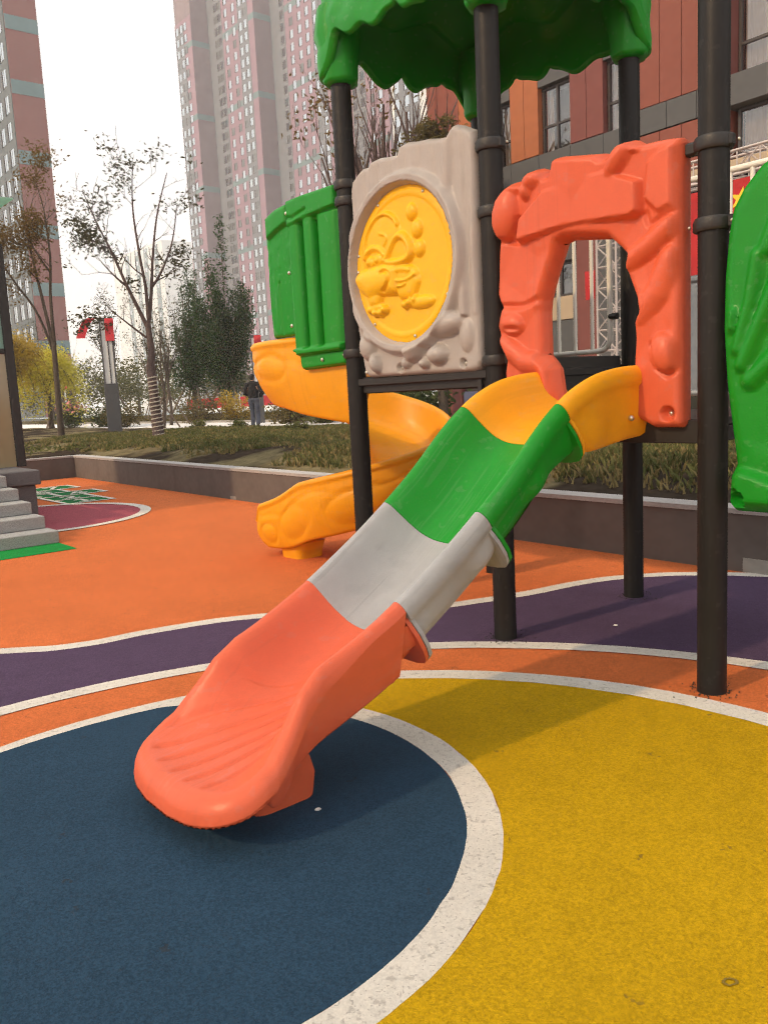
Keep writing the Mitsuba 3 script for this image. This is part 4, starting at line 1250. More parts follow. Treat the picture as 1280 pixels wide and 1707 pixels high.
for fl in range(4):
    dz = 3.0 * fl
    for p0, p1, kind in COLS:
        if kind == 'w':
            window(p0 + 0.02, p1 - 0.02, 6.44 + dz, 7.85 + dz)
            panel(p0, p1, 7.86 + dz, 8.96 + dz, B_GREY, n=1)
        else:
            panel(p0, p1, 6.46 + dz + (0.2 if p0 > -10.6 else 0), 8.96 + dz + (0.2 if p0 > -10.6 else 0), pm[kind])
    for a, b in ((-16.9, -15.75), (-15.75, -14.9), (-14.9, -14.04), (-14.04, -13.19), (-13.19, -12.3), (-12.3, -11.43), (-11.43, -10.58)):
        panel(a, b, 5.97 + dz, 6.45 + dz, B_GREY, q=14.985, n=1)
    panel(-10.58, -8.66, 6.16 + dz, 6.655 + dz, B_GREY, q=14.985, n=3)
    # wide bays at the right
    for k in range(5):
        a = -8.66 + k * 2.9
        panel(a, a + 2.9, 6.15 + dz, 6.69 + dz, B_GREY, q=14.9, n=2)
        window(a + 0.10, a + 2.9, 6.70 + dz, 9.14 + dz, q=15.18, mull=(0.25, 0.5, 0.75), trans=0.22)
    obj('wall_panel', turned(span((-8.66, 14.9, 6.69 + dz), (-8.57, 15.2, 9.14 + dz)), F), B_DRED, OB, smooth=False)
panel(-16.9, -10.58, 5.19, 5.96, B_DRED); panel(-10.58, -8.66, 5.19, 6.15, B_RED)
for k in range(5):
    a = -8.66 + k * 2.9
    window(a + 0.10, a + 2.9, 5.19, 6.14, q=15.18, mull=(0.25, 0.5, 0.75), trans=None)
for k in range(24):                                                     # beige band over the ground floor, in plates
    a = -10.6 + k * 0.80
    obj('canopy_plate', turned(span((a + 0.004, 14.72, 5.0), (a + 0.796, 15.2, 5.17), 0.004), F), B_BEIGE, OB, smooth=False)
obj('soffit', turned(span((-10.6, 14.74, 4.92), (P1, 15.21, 4.994)), F), B_DARK, OB, smooth=False)
# ground floor seen under the panels and through the arch
for a, b in ((-16.9, -16.0), (-15.2, -14.4)):
    panel(a, b, GZ, 5.18, B_DRED)
panel(-16.0, -15.2, 2.75, 5.18, B_GREY); panel(-14.4, -12.2, 4.06, 5.18, B_GREY); panel(-12.2, -11.64, GZ, 5.18, B_DRED)
panel(-14.4, -12.2, 2.78, 3.30, B_BEIGE, n=4); panel(-14.4, -12.2, GZ, 2.77, B_GREY, n=4)
for a in (-14.38, -13.84, -13.30, -12.76):
    window(a, a + 0.53, 3.31, 4.05, trans=None, mull=())
window(-16.0 + 0.02, -15.22, 1.3, 2.74, trans=None)
dr_ = obj('door', turned(span((-15.98, 15.05, GZ), (-15.22, 15.17, 1.29), 0.01), F), plain('door_blue', (0.10, 0.115, 0.20), 0.5), OB, smooth=False, label='blue grey door panel at ground level')
panel(-11.64, -10.6, GZ, 5.18, B_GREY)
for k in range(8):
    a = -10.6 + k * 2.4
    window(a + 0.05, a + 2.35, GZ, 4.9, q=15.18, mull=(0.33, 0.67), trans=0.62)

# ---- stage truss with red banners in front of the block
ST = thing('stage_truss', 'white lattice stage truss standing in front of the red block', 'truss')
M_TRUSS = plain('truss_white', (0.50, 0.44, 0.42), 0.45)


def truss(a, b, w, bay=0.36):
    a, b = np.asarray(a, float), np.asarray(b, float)
    L = np.linalg.norm(b - a); t = (b - a) / L
    up = np.array([0, 1.0, 0]) if abs(t[1]) < 0.5 else np.array([1.0, 0, 0])
    s1 = np.cross(t, up); s1 /= np.linalg.norm(s1); s2 = np.cross(t, s1)
    cs = [s1 * x * w / 2 + s2 * y * w / 2 for x, y in ((-1, -1), (1, -1), (1, 1), (-1, 1))]
    out = [tube([a + c, b + c], 0.024, 6) for c in cs]
    n = int(L / bay)
    for k in range(n):
        p, q = a + t * L * k / n, a + t * L * (k + 1) / n
        for i in range(4):
            c, d = cs[i], cs[(i + 1) % 4]
            out.append(tube([p + c, q + d] if k % 2 else [p + d, q + c], 0.013, 5, False))
            out.append(tube([p + c, p + d], 0.013, 5, False))
    return [turned(m, F) for m in out]


obj('truss_leg', truss((-9.72, 13.0, GZ), (-9.72, 13.0, 4.9), 0.42), M_TRUSS, ST, smooth=60)
obj('truss_leg', truss((-2.2, 13.0, GZ), (-2.2, 13.0, 4.9), 0.42), M_TRUSS, ST, smooth=60)
obj('truss_beam', truss((-9.5, 13.0, 4.62), (-2.4, 13.0, 4.62), 0.36), M_TRUSS, ST, smooth=60)
M_FLAG = stone('flag_red', (0.46, 0.028, 0.032), 3, 0.12); M_STAR = plain('flag_yellow', (0.80, 0.56, 0.03), 0.7)


def star(c, r, rot=0.0):
    return Polygon([(c[0] + (r if k % 2 == 0 else r * 0.382) * math.sin(rot + k * math.pi / 5), c[1] + (r if k % 2 == 0 else r * 0.382) * math.cos(rot + k * math.pi / 5)) for k in range(10)])


def flag(p0, p1, z0, z1, q, label, stars=True):
    nx, nz = 22, 16
    X, Z = np.meshgrid(np.linspace(p0, p1, nx), np.linspace(z0, z1, nz), indexing='ij')
    Q = q + 0.03 * np.sin((X - p0) * 6 + Z * 1.3)
    k = solo('red_flag', turned(grid(np.stack([X, Q, Z], -1)), F), M_FLAG, label, 'flag', smooth=True)
    if stars:
        h = z1 - z0
        for (x, z, r) in ((0.25, 0.72, 0.17), (0.50, 0.90, 0.055), (0.60, 0.78, 0.055), (0.60, 0.62, 0.055), (0.50, 0.50, 0.055)):
            s = star((p0 + x * h, z0 + z * h), r * h, 0.2)
            m = trimesh.creation.extrude_polygon(s, 0.004, engine='earcut')
            v = np.asarray(m.vertices)
            xx = v[:, 0]
            obj('star', turned(trimesh.Trimesh(np.stack([xx, q + 0.03 * np.sin((xx - p0) * 6 + v[:, 1] * 1.3) - 0.006 - v[:, 2], v[:, 1]], -1), m.faces, process=False), F), M_STAR, k, smooth=False)
    return k


flag(-10.16, -9.94, 2.86, 3.37, 12.76, 'small plain red flag on the truss leg, seen through the arch', False)
flag(-7.45, -5.85, 3.25, 4.36, 12.78, 'red flag with yellow stars behind the white guard rail and green climbing panel')
flag(-9.02, -7.75, 3.0, 4.30, 12.78, 'red flag with yellow stars half hidden behind the nearest black post')

# ---- tower blocks
def tower(key, plan, z1, mats, label, depth, winspec, bandz, wmat='window_bright', floor=3.0, z0=0.0, single=False, wname='window', stuff=True, wsize=(1.15, 1.85), roofs=None):
    """plan: points of the front polyline (left to right); mats per segment; winspec per segment: list of offsets along the segment of window columns, with the colour strip behind each."""
    t = thing(key, label, 'tower block')
    plan = np.asarray(plan, float)
    back = np.asarray(depth)[::-1] if np.ndim(depth) == 2 else plan[::-1] + depth
    poly = Polygon(np.vstack([plan, back])).buffer(0)
    core = trimesh.creation.extrude_polygon(poly.buffer(-0.05), z1 - z0, engine='earcut'); core.apply_translation((0, 0, z0))
    obj('wall', core, mats['core'], t, smooth=False)
    wins, frames, dim = [], [], []
    wr = np.random.default_rng(31)
    bands = []
    for i in range(len(plan) - 1):
        a, b = plan[i], plan[i + 1]
        L = np.linalg.norm(b - a); u = (b - a) / L; n = np.array([u[1], -u[0]])
        zt = roofs[i] if roofs else z1

        def blk(s0, s1, za, zb, q0, q1):
            c = [a + u * s0 + n * q0, a + u * s1 + n * q0, a + u * s1 + n * q1, a + u * s0 + n * q1]
            return trimesh.convex.convex_hull(np.vstack([np.c_[c, [za] * 4], np.c_[c, [zb] * 4]]))
        obj('facade', blk(0, L, z0, zt, -0.05, 0.10), mats[i], t, smooth=False)
        for bz in bandz:
            if bz < zt:
                bands.append(blk(-0.01, L + 0.01, bz, bz + 1.5, -0.05, 0.13))
        for s0, s1 in winspec.get(('strip', i), []):
            obj('facade_strip', blk(s0, s1, z0 + 3, zt - 1.5, 0.0, 0.20), mats['strip'], t, smooth=False)
        for s in winspec.get(i, []):
            ww, wh = wsize
            q = 0.20 if winspec.get(('strip', i)) else 0.10
            k = 0
            while z0 + 4 + k * floor + wh < zt - 1:
                z = z0 + 4 + k * floor
                w_ = blk(s, s + ww, z, z + wh, q - 0.02, q + 0.05); f_ = blk(s - 0.28, s - 0.02, z - 0.05, z + wh + 0.05, q - 0.02, q + 0.12)
                if single:
                    kk = obj(wname, f_, FRAME, t, smooth=False)
                    obj('pane', w_, wmat, kk, smooth=False)
                    obj('pane', blk(s + ww * 0.45, s + ww * 0.52, z, z + wh, q - 0.02, q + 0.07), FRAME, kk, smooth=False)
                else:
                    (wins if wr.uniform() < 0.72 else dim).append(w_); frames.append(f_)
                k += 1
    if bands:
        for bm in bands:
            obj('band', bm, mats['band'], t, smooth=False)
    if wins:
        obj('window_panes', wins, wmat, t, smooth=False, kind='stuff')
        if dim:
            obj('window_panes', dim, 'glass_dim', t, smooth=False, kind='stuff')
        obj('window_frames', frames, FRAME, t, smooth=False, kind='stuff')
    return t


nb = N2 * 26.0
mid = [(-51.319, 250.0), (-45.54, 242.9), (-41.45, 246.23), (-26.68, 228.09), (-22.77, 231.27), (-7.52, 212.54), (-3.2, 216.06), (6.1, 204.64)]
tower('tower_block', mid, 150, {'core': B_MAUVE, 0: B_PINK, 1: B_MAUVE, 2: B_PINK, 3: B_MAUVE, 4: B_PINK, 5: B_MAUVE, 6: B_PINK, 'band': B_TEAL, 'strip': B_TGREY},
      'huge pink and grey tower block with rows of windows behind the green guard', nb,
      {0: [0.9, 3.3, 5.6], 2: [4.2, 6.0, 9.4, 13.3, 16.6, 19.0], 4: [5.0, 9.0, 12.6, 15.8, 19.0, 21.6], 6: [2.0, 5.0, 8.5, 11.5],
       ('strip', 0): [(0.3, 4.9)], ('strip', 2): [(0.0, 7.6), (15.8, 20.8)], ('strip', 4): [(0.0, 6.6), (18.4, 23.0)], ('strip', 6): [(1.4, 6.5)]},
      [24, 42, 60, 79, 98, 116], roofs=[106, 150, 150, 150, 150, 150, 150])
tower('tower_block', [(5.613, 170.0), (11.772, 162.434), (18.70, 168.075)], 110, {'core': B_PINK, 0: B_WHITE, 1: B_LRED, 'band': B_TGREY, 'strip': B_TGREY},
      'pale tower with a red side wall seen just under the green canopy', N2 * 22, {0: [1.2, 4.0, 6.4], ('strip', 0): [(0.8, 7.9)]}, [20, 45, 70, 95])
tower('tower_block', [(-41.427 - D2[0] * 22, 105 - D2[1] * 22), (-41.427, 105.0), (-38.48, 107.39)], 72, {'core': B_LRED, 0: B_LGREY, 1: B_LRED, 'band': B_TEAL},
      'tall red and dark grey tower at the left edge', [(-38.48 - D2[0] * 22, 107.39 - D2[1] * 22), (-38.48 - D2[0] * 2, 107.39 - D2[1] * 2)], {0: [11.2, 14.2, 17.0, 19.7]}, [], wmat='window_bright', single=True, wsize=(1.3, 1.9))
LT = 'tower_block_002'
for z in (46.1, 38.9, 30.9, 22.4, 15.5, 8.5):
    a, b = np.array([-41.427, 105.0]), np.array([-38.48, 107.39])
    c = [a + N2 * 0.0 + D2 * 0.0, b, b + D2 * 0.16, a + D2 * 0.16]
    obj('band', trimesh.convex.convex_hull(np.vstack([np.c_[c, [z] * 4], np.c_[c, [z + 1.6] * 4]])), B_TEAL, LT, smooth=False)
tower('tower_block', [(-179.03, 600), (-129.5, 539.2)], 104, {'core': B_WHITE, 0: B_WHITE, 'band': B_FTEAL, 'strip': B_FTEAL}, 'pale white tower with teal window strips far behind the bare trees', N2 * 20,
      {0: [22.5, 39.0, 52.0, 67.5], ('strip', 0): [(21, 27.5), (37.5, 43.5), (50.5, 56.5), (66, 72)]}, [], floor=6, wsize=(2.4, 2.6))
tower('tower_block', [(-147.19, 620), (-122.1, 589.2)], 100, {'core': B_FPINK, 0: B_FPINK, 'band': B_FTEAL, 'strip': B_WHITE}, 'pale pink tower far away, right of the white one', N2 * 20,
      {0: [5.0, 17.0, 28.0], ('strip', 0): [(8, 12), (22, 26)]}, [], floor=6, wsize=(2.4, 2.6), wmat='window_bright')

# ================================================================== LEFT: stone steps and glazed pavilion
SU, SV = -5.595, -0.475                                    # foot corner of the flight, play-structure axes
sp_ = thing('stone_steps', 'five grey granite steps at the left edge leading to the glazed pavilion', 'steps')
for k in range(5):
    v_ = SV + 0.0 * k
    obj('step', local(span((SU - 0.30 * (k + 1) - (1.2 if k == 4 else 0.02), SV - 3.2, 0.128 * k + 0.001), (SU - 0.30 * k, SV - 0.03 * k, 0.128 * (k + 1)), 0.008)), S_GRANITE, sp_, smooth=False)
pv = thing('glazed_pavilion', 'glazed pavilion with dark frame on a grey plinth behind the stone steps', 'pavilion')
PVU, PVV = -7.05, -0.15                                     # near right corner of the plinth
obj('plinth', local(span((PVU - 4.5, PVV - 5, 0.0), (PVU - 0.05, PVV - 0.05, 0.488), 0.01)), S_PLINTH, pv, smooth=False)
obj('plinth_slab', local(span((PVU - 4.6, PVV - 5.1, 0.49), (PVU, PVV, 0.66), 0.012)), S_PLINTH, pv, smooth=False)
GU, GV = PVU - 0.95, PVV + 0.07


bs('pavilion_glass', {'type': 'twosided', 'bsdf': {'type': 'principled', 'base_color': rgb(0.27, 0.22, 0.13), 'roughness': 0.16, 'specular': 0.8}})
bs('pavilion_green_glass', {'type': 'twosided', 'bsdf': {'type': 'principled', 'base_color': rgb(0.10, 0.22, 0.17), 'roughness': 0.1, 'specular': 0.7}})
H0, H1 = 0.66, 3.35
for (u, v) in ((GU, GV), (GU, GV - 1.55), (GU, GV - 3.1), (GU - 3.0, GV)):
    obj('frame_post', local(span((u - 0.05, v - 0.05, H0 + 0.002), (u + 0.05, v + 0.05, H1), 0.006)), M_BLACK, pv, smooth=False)
for z in (2.05, 3.28):
    obj('frame_rail', local(span((GU - 0.04, GV - 3.1, z), (GU + 0.04, GV - 0.052, z + 0.06), 0.006)), M_BLACK, pv, smooth=False)
    obj('frame_rail', local(span((GU - 3.0, GV - 0.04, z), (GU - 0.052, GV + 0.04, z + 0.06), 0.006)), M_BLACK, pv, smooth=False)
for k in range(2):
    v1 = GV - 0.055 - 1.55 * k
    obj('glass_panel', local(span((GU - 0.012, v1 - 1.44, H0 + 0.004), (GU + 0.012, v1, 2.048))), 'pavilion_glass', pv, smooth=False)
    obj('glass_panel', local(span((GU - 0.012, v1 - 1.44, 2.112), (GU + 0.012, v1, 3.278))), 'pavilion_green_glass', pv, smooth=False, label='green upper pane')
obj('glass_panel', local(span((GU - 2.9, GV - 0.012, H0 + 0.004), (GU - 0.055, GV + 0.012, 2.048))), 'pavilion_glass', pv, smooth=False)
obj('glass_panel', local(span((GU - 2.9, GV - 0.012, 2.112), (GU - 0.055, GV + 0.012, 3.278))), 'pavilion_green_glass', pv, smooth=False)
bs('canopy_glass', {'type': 'principledthin', 'base_color': rgb(0.50, 0.74, 0.64), 'roughness': 0.3, 'diff_trans': 1.2, 'eta': 1.4})
rf = trimesh.convex.convex_hull(np.array([[GU - 4.0, v, z + t] for v in (GV - 4.6, GV + 0.12) for t in (0, 0.016) for z in (3.86,)] + [[GU + 0.42, v, 3.80 + t] for v in (GV - 4.6, GV + 0.12) for t in (0, 0.016)]))
obj('roof', local(rf), 'canopy_glass', pv, smooth=False, label='thin pale green glass canopy')
for v in (GV, GV - 1.55, GV - 3.1):
    obj('roof_bracket', local(span((GU - 0.04, v - 0.02, 3.352), (GU + 0.04, v + 0.02, 3.80), 0.004)), M_BLACK, pv, smooth=False)

# ================================================================== VEGETATION
def grow(p, d, L, r, lev, rg, tubes, tips, spread=0.55, up=0.25, kids=(3, 5), nseg=5, shrink=0.62, wig=0.10):
    p, d = np.array(p, float), np.array(d, float) / np.linalg.norm(d)
    pts, rr = [p], [r]
    for k in range(nseg):
        d = d + rg.normal(size=3) * wig + np.array([0, 0, up * 0.18])
        d /= np.linalg.norm(d)
        p = p + d * L / nseg
        pts.append(p); rr.append(r * (1 - 0.72 * (k + 1) / nseg))
    tubes.append((np.array(pts), np.array(rr)))
    if lev == 0:
        for k in range(1, nseg + 1):
            tips.append(pts[k])
        return
    for k in range(rg.integers(*kids)):
        i = rg.integers(max(1, nseg // 3), nseg + 1)
        a = rg.normal(size=3); a -= d * (a @ d); a /= np.linalg.norm(a) + 1e-9
        nd = d * (1 - spread) + a * spread * rg.uniform(0.6, 1.3) + np.array([0, 0, up])
        grow(pts[i], nd, L * shrink * rg.uniform(0.7, 1.15), rr[i] * 0.72, lev - 1, rg, tubes, tips, spread, up, kids, max(3, nseg - 1), shrink, wig)


def tubes_mesh(tubes, rmin=0.004, big=7, small=4):
    out = []
    for p, r in tubes:
        out.append(tube(p, np.maximum(r, rmin), big if r[0] > 0.04 else small, False))
    return trimesh.util.concatenate(out)


def tree(name, label, base, h, r, seed, leaf=None, nleaf=0, size=0.09, lev=3, clear=0.3, spread=0.55, up=0.25, bark='bark', cat='tree', group=None, stakes=0, cloud=0.35, kids=(3, 5), limbs=None, keep=1.0, nstem=4):
    rg = np.random.default_rng(seed)
    t = thing(name, label, cat, group)
    base = np.asarray(base, float)
    tubes, tips = [], []
    if limbs is None:
        top = base + [rg.normal() * 0.02 * h, rg.normal() * 0.02 * h, h * clear]
        trunk = np.array([base - [0, 0, 0.1], base * 0.5 + top * 0.5 + rg.normal(size=3) * 0.01 * h, top])
        obj('trunk', tube(trunk, [r * 1.15, r * 0.95, r * 0.8], 9), bark, t, smooth=50)
        for k in range(nstem):
            a = 2 * math.pi * (k + rg.uniform(0, 0.5)) / nstem
            grow(top, [math.cos(a) * spread, math.sin(a) * spread, 1.0], h * (1 - clear) * 0.55 * rg.uniform(0.8, 1.1), r * 0.6, lev - 1, rg, tubes, tips, spread, up, kids)
    else:
        trunk, tr, arms = limbs
        obj('trunk', tube(trunk, tr, 10), bark, t, smooth=50)
        for p, rr in arms:
            p = np.asarray(p, float)
            n = 3 * len(p)
            q = np.linspace(0, len(p) - 1, n)
            P = np.stack([PchipInterpolator(np.arange(len(p)), p[:, k])(q) for k in range(3)], -1)
            R = np.linspace(rr[0], rr[1], n)
            tubes.append((P, R))
            for i in range(int(n * 0.35), n):
                if rg.uniform() < 0.75:
                    d = (P[min(i + 1, n - 1)] - P[i - 1]); d /= np.linalg.norm(d)
                    a = rg.normal(size=3); a -= d * (a @ d); a /= np.linalg.norm(a)
                    grow(P[i], d * 0.5 + a * 0.7, h * 0.11 * rg.uniform(0.6, 1.3), R[i] * 0.5, 1, rg, tubes, tips, 0.5, 0.15, (2, 4))
    obj('branches', tubes_mesh(tubes), bark, t, smooth=False)
    if nleaf and tips:
        tips = np.array(tips)
        if keep < 1:
            w = meshkit.fbm(tips * 0.9 + seed, 3, seed)
            tips = tips[w > np.quantile(w, 1 - keep)]
        c = tips[rg.integers(0, len(tips), nleaf)] + rg.normal(size=(nleaf, 3)) * cloud * np.array([1, 1, 0.8])
        obj('crown', leaves(c, nleaf, size, rg), leaf, t, smooth=False)
    for k in range(stakes):
        a = 2 * math.pi * k / stakes + 0.4
        f = base + [math.cos(a) * h * 0.13, math.sin(a) * h * 0.13, 0]
        q = base + [-math.cos(a) * 0.10, -math.sin(a) * 0.10, min(h * 0.24, 2.1)]
        obj('stake', tube([f, q], 0.035, 6), STAKE, t)
    return t


def px3(X, D, Z):
    return np.array([X, D, Z], float)


# bare-topped tree with a white rope round its trunk (middle of the lawn)
tb = np.array([-5.50, 20.9, 0.50])
k_ = 20.9 / 20.0
arms = [([px3(-5.54, 20.9, 3.25), px3(-5.72, 20.8, 3.9), px3(-5.90, 20.6, 4.65), px3(-6.10, 20.5, 5.5), px3(-6.36, 20.4, 6.4), px3(-6.60, 20.3, 7.4)], (0.055, 0.010)),
        ([px3(-5.52, 20.9, 3.3), px3(-5.42, 21.0, 4.2), px3(-5.34, 21.1, 5.3), px3(-5.20, 21.2, 6.6), px3(-4.85, 21.3, 8.2)], (0.055, 0.010)),
        ([px3(-5.50, 20.9, 3.5), px3(-5.50, 20.9, 4.4), px3(-5.56, 20.8, 5.6), px3(-5.62, 20.8, 6.9), px3(-5.5, 20.7, 8.3)], (0.05, 0.01)),
        ([px3(-5.40, 21.0, 4.5), px3(-5.10, 21.2, 5.2), px3(-4.85, 21.4, 6.2), px3(-4.7, 21.4, 7.2)], (0.035, 0.008)),
        ([px3(-5.58, 20.85, 3.0), px3(-5.95, 20.7, 3.35), px3(-6.35, 20.6, 3.85)], (0.03, 0.008)),
        ([px3(-5.86, 20.65, 4.5), px3(-6.15, 20.5, 4.9), px3(-6.45, 20.4, 5.45)], (0.03, 0.007))]
arms = [([np.array([q[0], q[1], 3.3 + (q[2] - 3.3) * (0.74 if q[2] > 3.3 else 1)]) for q in a_], r_) for a_, r_ in arms]
t1 = tree('bare_tree', 'tree with rope wound round its trunk and sparse dark leaves against the sky', tb, 7.0, 0.12, 5, L_OLIVE, 2200, 0.105, bark='bark_purple',
          limbs=(np.array([tb - [0, 0, 0.1], tb + [-0.03, 0, 0.9], tb + [-0.06, 0, 1.8], px3(-5.50, 20.9, 2.6), px3(-5.53, 20.9, 3.4)]), [0.16, 0.12, 0.105, 0.085, 0.065], arms), cloud=0.15, keep=0.30)
hx = np.linspace(0, 1, 400)
obj('rope', tube(np.stack([tb[0] - 0.04 * hx + 0.136 * (1 - 0.18 * hx) * np.cos(hx * 2 * math.pi * 15), tb[1] + 0.136 * (1 - 0.18 * hx) * np.sin(hx * 2 * math.pi * 15), tb[2] + 0.05 + 1.5 * hx], -1), 0.017, 5), plain('rope_white', (0.46, 0.42, 0.36), 0.8), t1)

# tree with brown leaves left of it
tb = np.array([-8.45, 22.3, 0.50])
arms = [([px3(-8.38, 22.3, 3.0), px3(-8.36, 22.3, 4.2), px3(-8.22, 22.2, 5.3), px3(-8.25, 22.2, 6.3), px3(-8.4, 22.1, 7.2)], (0.05, 0.008)),
        ([px3(-8.42, 22.3, 2.8), px3(-8.72, 22.2, 3.9), px3(-9.15, 22.0, 4.7), px3(-9.55, 21.9, 5.6), px3(-9.7, 21.9, 6.6)], (0.04, 0.008)),
        ([px3(-8.42, 22.3, 3.1), px3(-8.66, 22.4, 4.6), px3(-8.85, 22.5, 5.7), px3(-9.0, 22.5, 7.0)], (0.05, 0.01)),
        ([px3(-8.3, 22.3, 4.9), px3(-8.6, 22.1, 5.5), px3(-8.95, 22.0, 6.3)], (0.03, 0.008))]
tree('bare_tree', 'thin tree with thinning brown leaves in front of the left red tower', tb, 7.5, 0.1, 9, L_BROWN, 4000, 0.10,
     limbs=(np.array([tb - [0, 0, 0.1], tb + [0.02, 0, 1.2], tb + [0.05, 0, 2.6]]), [0.095, 0.075, 0.06], arms), cloud=0.20, keep=0.5)


# dark upright trees behind the path, staked
def poplar(label, base, h, rad, seed, leaf=L_DARK, n=9000, size=0.17, stakes=4, group=None):
    """many steep leafy leaders from a short trunk: ragged upright outline"""
    rg = np.random.default_rng(seed)
    t = thing('staked_tree', label, 'tree', group)
    base = np.asarray(base, float)
    obj('trunk', tube([base - [0, 0, 0.1], base + [0, 0, h * 0.13], base + [0.02, 0, h * 0.26]], [0.15, 0.12, 0.1], 9), 'bark', t, smooth=50)
    tubes, cs = [], []
    for k in range(26):
        a, rr = rg.uniform(0, 2 * math.pi), rad * math.sqrt(rg.uniform(0.02, 1))
        z0 = h * rg.uniform(0.13, 0.30)
        z1 = h * rg.uniform(0.45, 1.0) * (1 - 0.38 * (rr / rad) ** 2)
        s = base + [0, 0, z0]
        e = base + [math.cos(a) * rr, math.sin(a) * rr, z1]
        m_ = (s + e) / 2 + np.array([math.cos(a) * rr * 0.28, math.sin(a) * rr * 0.28, -0.1 * h * rr / rad])
        tt = np.linspace(0, 1, 9)[:, None]
        P = (1 - tt) ** 2 * s + 2 * tt * (1 - tt) * m_ + tt ** 2 * e
        tubes.append((P, np.linspace(0.05, 0.008, 9)))
        w = rg.uniform(0.12, 1.0, (n // 26, 1)) ** 0.8
        Q = (1 - w) ** 2 * s + 2 * w * (1 - w) * m_ + w ** 2 * e
        cs.append(Q + rg.normal(size=Q.shape) * (0.10 + 0.28 * (1 - w)) * np.array([1, 1, 1.3]) * (h / 9))
    obj('branches', tubes_mesh(tubes), 'bark', t, smooth=False)
    c = np.vstack(cs)
    obj('crown', leaves(c, len(c), size, rg), leaf, t, smooth=False)
    for k in range(stakes):
        a = 2 * math.pi * k / stakes + 0.5
        f = base + [math.cos(a) * 1.6, math.sin(a) * 1.2, 0]
        q = base + [-math.cos(a) * 0.15, -math.sin(a) * 0.15, 2.9]
        obj('stake', tube([f, q], 0.05, 6), STAKE, t)
    return t


poplar('dark upright leafy tree on stakes, left of the pair behind the walking man', (-10.1, 46.5, 0.46), 9.4, 1.25, 21, n=11000)
poplar('taller and denser dark tree on stakes, right of the pair behind the walking man', (-7.7, 44.0, 0.46), 10.6, 1.65, 22, n=18000)

# yellow trees at the left
def willow(label, base, h, rad, seed, leaf, n, size, droop=0.5):
    rg = np.random.default_rng(seed)
    t = thing('yellow_tree', label, 'tree')
    base = np.asarray(base, float)
    obj('trunk', tube([base - [0, 0, 0.1], base + [0.05, 0, h * 0.4]], [0.13, 0.09], 8), 'bark', t, smooth=50)
    tubes, cs = [], []
    for k in range(46):
        a, rr = rg.uniform(0, 2 * math.pi), rad * math.sqrt(rg.uniform(0.05, 1))
        s = base + [0, 0, h * rg.uniform(0.35, 0.45)]
        m_ = base + [math.cos(a) * rr * 0.7, math.sin(a) * rr * 0.7, h * rg.uniform(0.8, 1.05)]
        e = base + [math.cos(a) * rr * 1.1, math.sin(a) * rr * 1.1, h * (rg.uniform(0.35, 0.95) - droop * 0.35)]
        tt = np.linspace(0, 1, 8)[:, None]
        P = (1 - tt) ** 2 * s + 2 * tt * (1 - tt) * m_ + tt ** 2 * e
        tubes.append((P, np.linspace(0.035, 0.006, 8)))
        w = rg.uniform(0.25, 1.0, (n // 46, 1))
        Q = (1 - w) ** 2 * s + 2 * w * (1 - w) * m_ + w ** 2 * e
        cs.append(Q + rg.normal(size=Q.shape) * 0.20 * rad / 1.5)
    obj('branches', tubes_mesh(tubes), 'bark', t, smooth=False)
    c = np.vstack(cs)
    obj('crown', leaves(c, len(c), size, rg, 0.35), leaf, t, smooth=False)
    return t


willow('golden autumn tree beside the pavilion, left of the yellow one', (-15.6, 36.0, 0.46), 4.6, 1.5, 31, L_GOLD, 11000, 0.14, 0.2)
willow('bright yellow drooping tree beside the golden one, below the left tower', (-15.4, 39.5, 0.46), 4.4, 1.9, 32, L_YELLOW, 13000, 0.15, 0.8)

# thin bare trees on stakes beyond the path
for x, d, h, sd, lb in ((-12.6, 41.0, 7.0, 41, 'thin twiggy tree just right of the flagged lamp post'), (-9.4, 38.0, 6.5, 42, 'slim bare tree right of the roped tree, left of the dark pair'), (-13.9, 52.0, 7.5, 43, 'slim bare tree in front of the pale white tower'),
                        (-8.6, 33.5, 5.0, 44, 'small bare tree on crossed stakes right of the roped trunk'), (-12.2, 58.0, 8.0, 45, 'far bare tree between the roped tree and the dark pair'), (-18.6, 50.0, 6.0, 46, 'bare staked tree under the yellow crown'), (-17.0, 44.0, 5.5, 47, 'bare staked tree beside the trunk of the brown-leaved tree')):
    tree('thin_tree', lb, (x, d, 0.46), h, 0.07, sd, L_OLIVE, 500 if sd != 41 else 1500, 0.12, lev=3, clear=0.28, spread=0.28, up=0.45, stakes=3, cloud=0.16, keep=0.7)

# trees behind the play structure
tree('thin_tree', 'many-stemmed bare tree above the grey panel', F([[-16.2, 13.2, 0.45]])[0], 10.0, 0.17, 51, L_BROWN, 170, 0.16, lev=3, clear=0.42, spread=0.32, up=0.4, cloud=0.22, keep=0.25, nstem=7, bark='bark_purple', stakes=3)
tree('thin_tree', 'thin bare tree with a tuft of dry leaves beside the left post under the canopy', F([[-17.6, 13.4, 0.45]])[0], 9.6, 0.12, 52, L_BROWN, 190, 0.18, lev=3, clear=0.40, spread=0.30, up=0.4, cloud=0.2, keep=0.2, nstem=5, bark='bark_purple', stakes=3)
willow_t = thing('drooping_tree', 'drooping olive brown tree in front of the red wall above the grey panel', 'tree')
rg = np.random.default_rng(61)
wb = F([[-14.6, 13.1, 0.45]])[0]
obj('trunk', tube([wb, wb + [0, 0, 4.0], wb + [0.1, 0, 6.6]], [0.12, 0.10, 0.06], 9), 'bark', willow_t, smooth=50)
cs, tubes = [], []
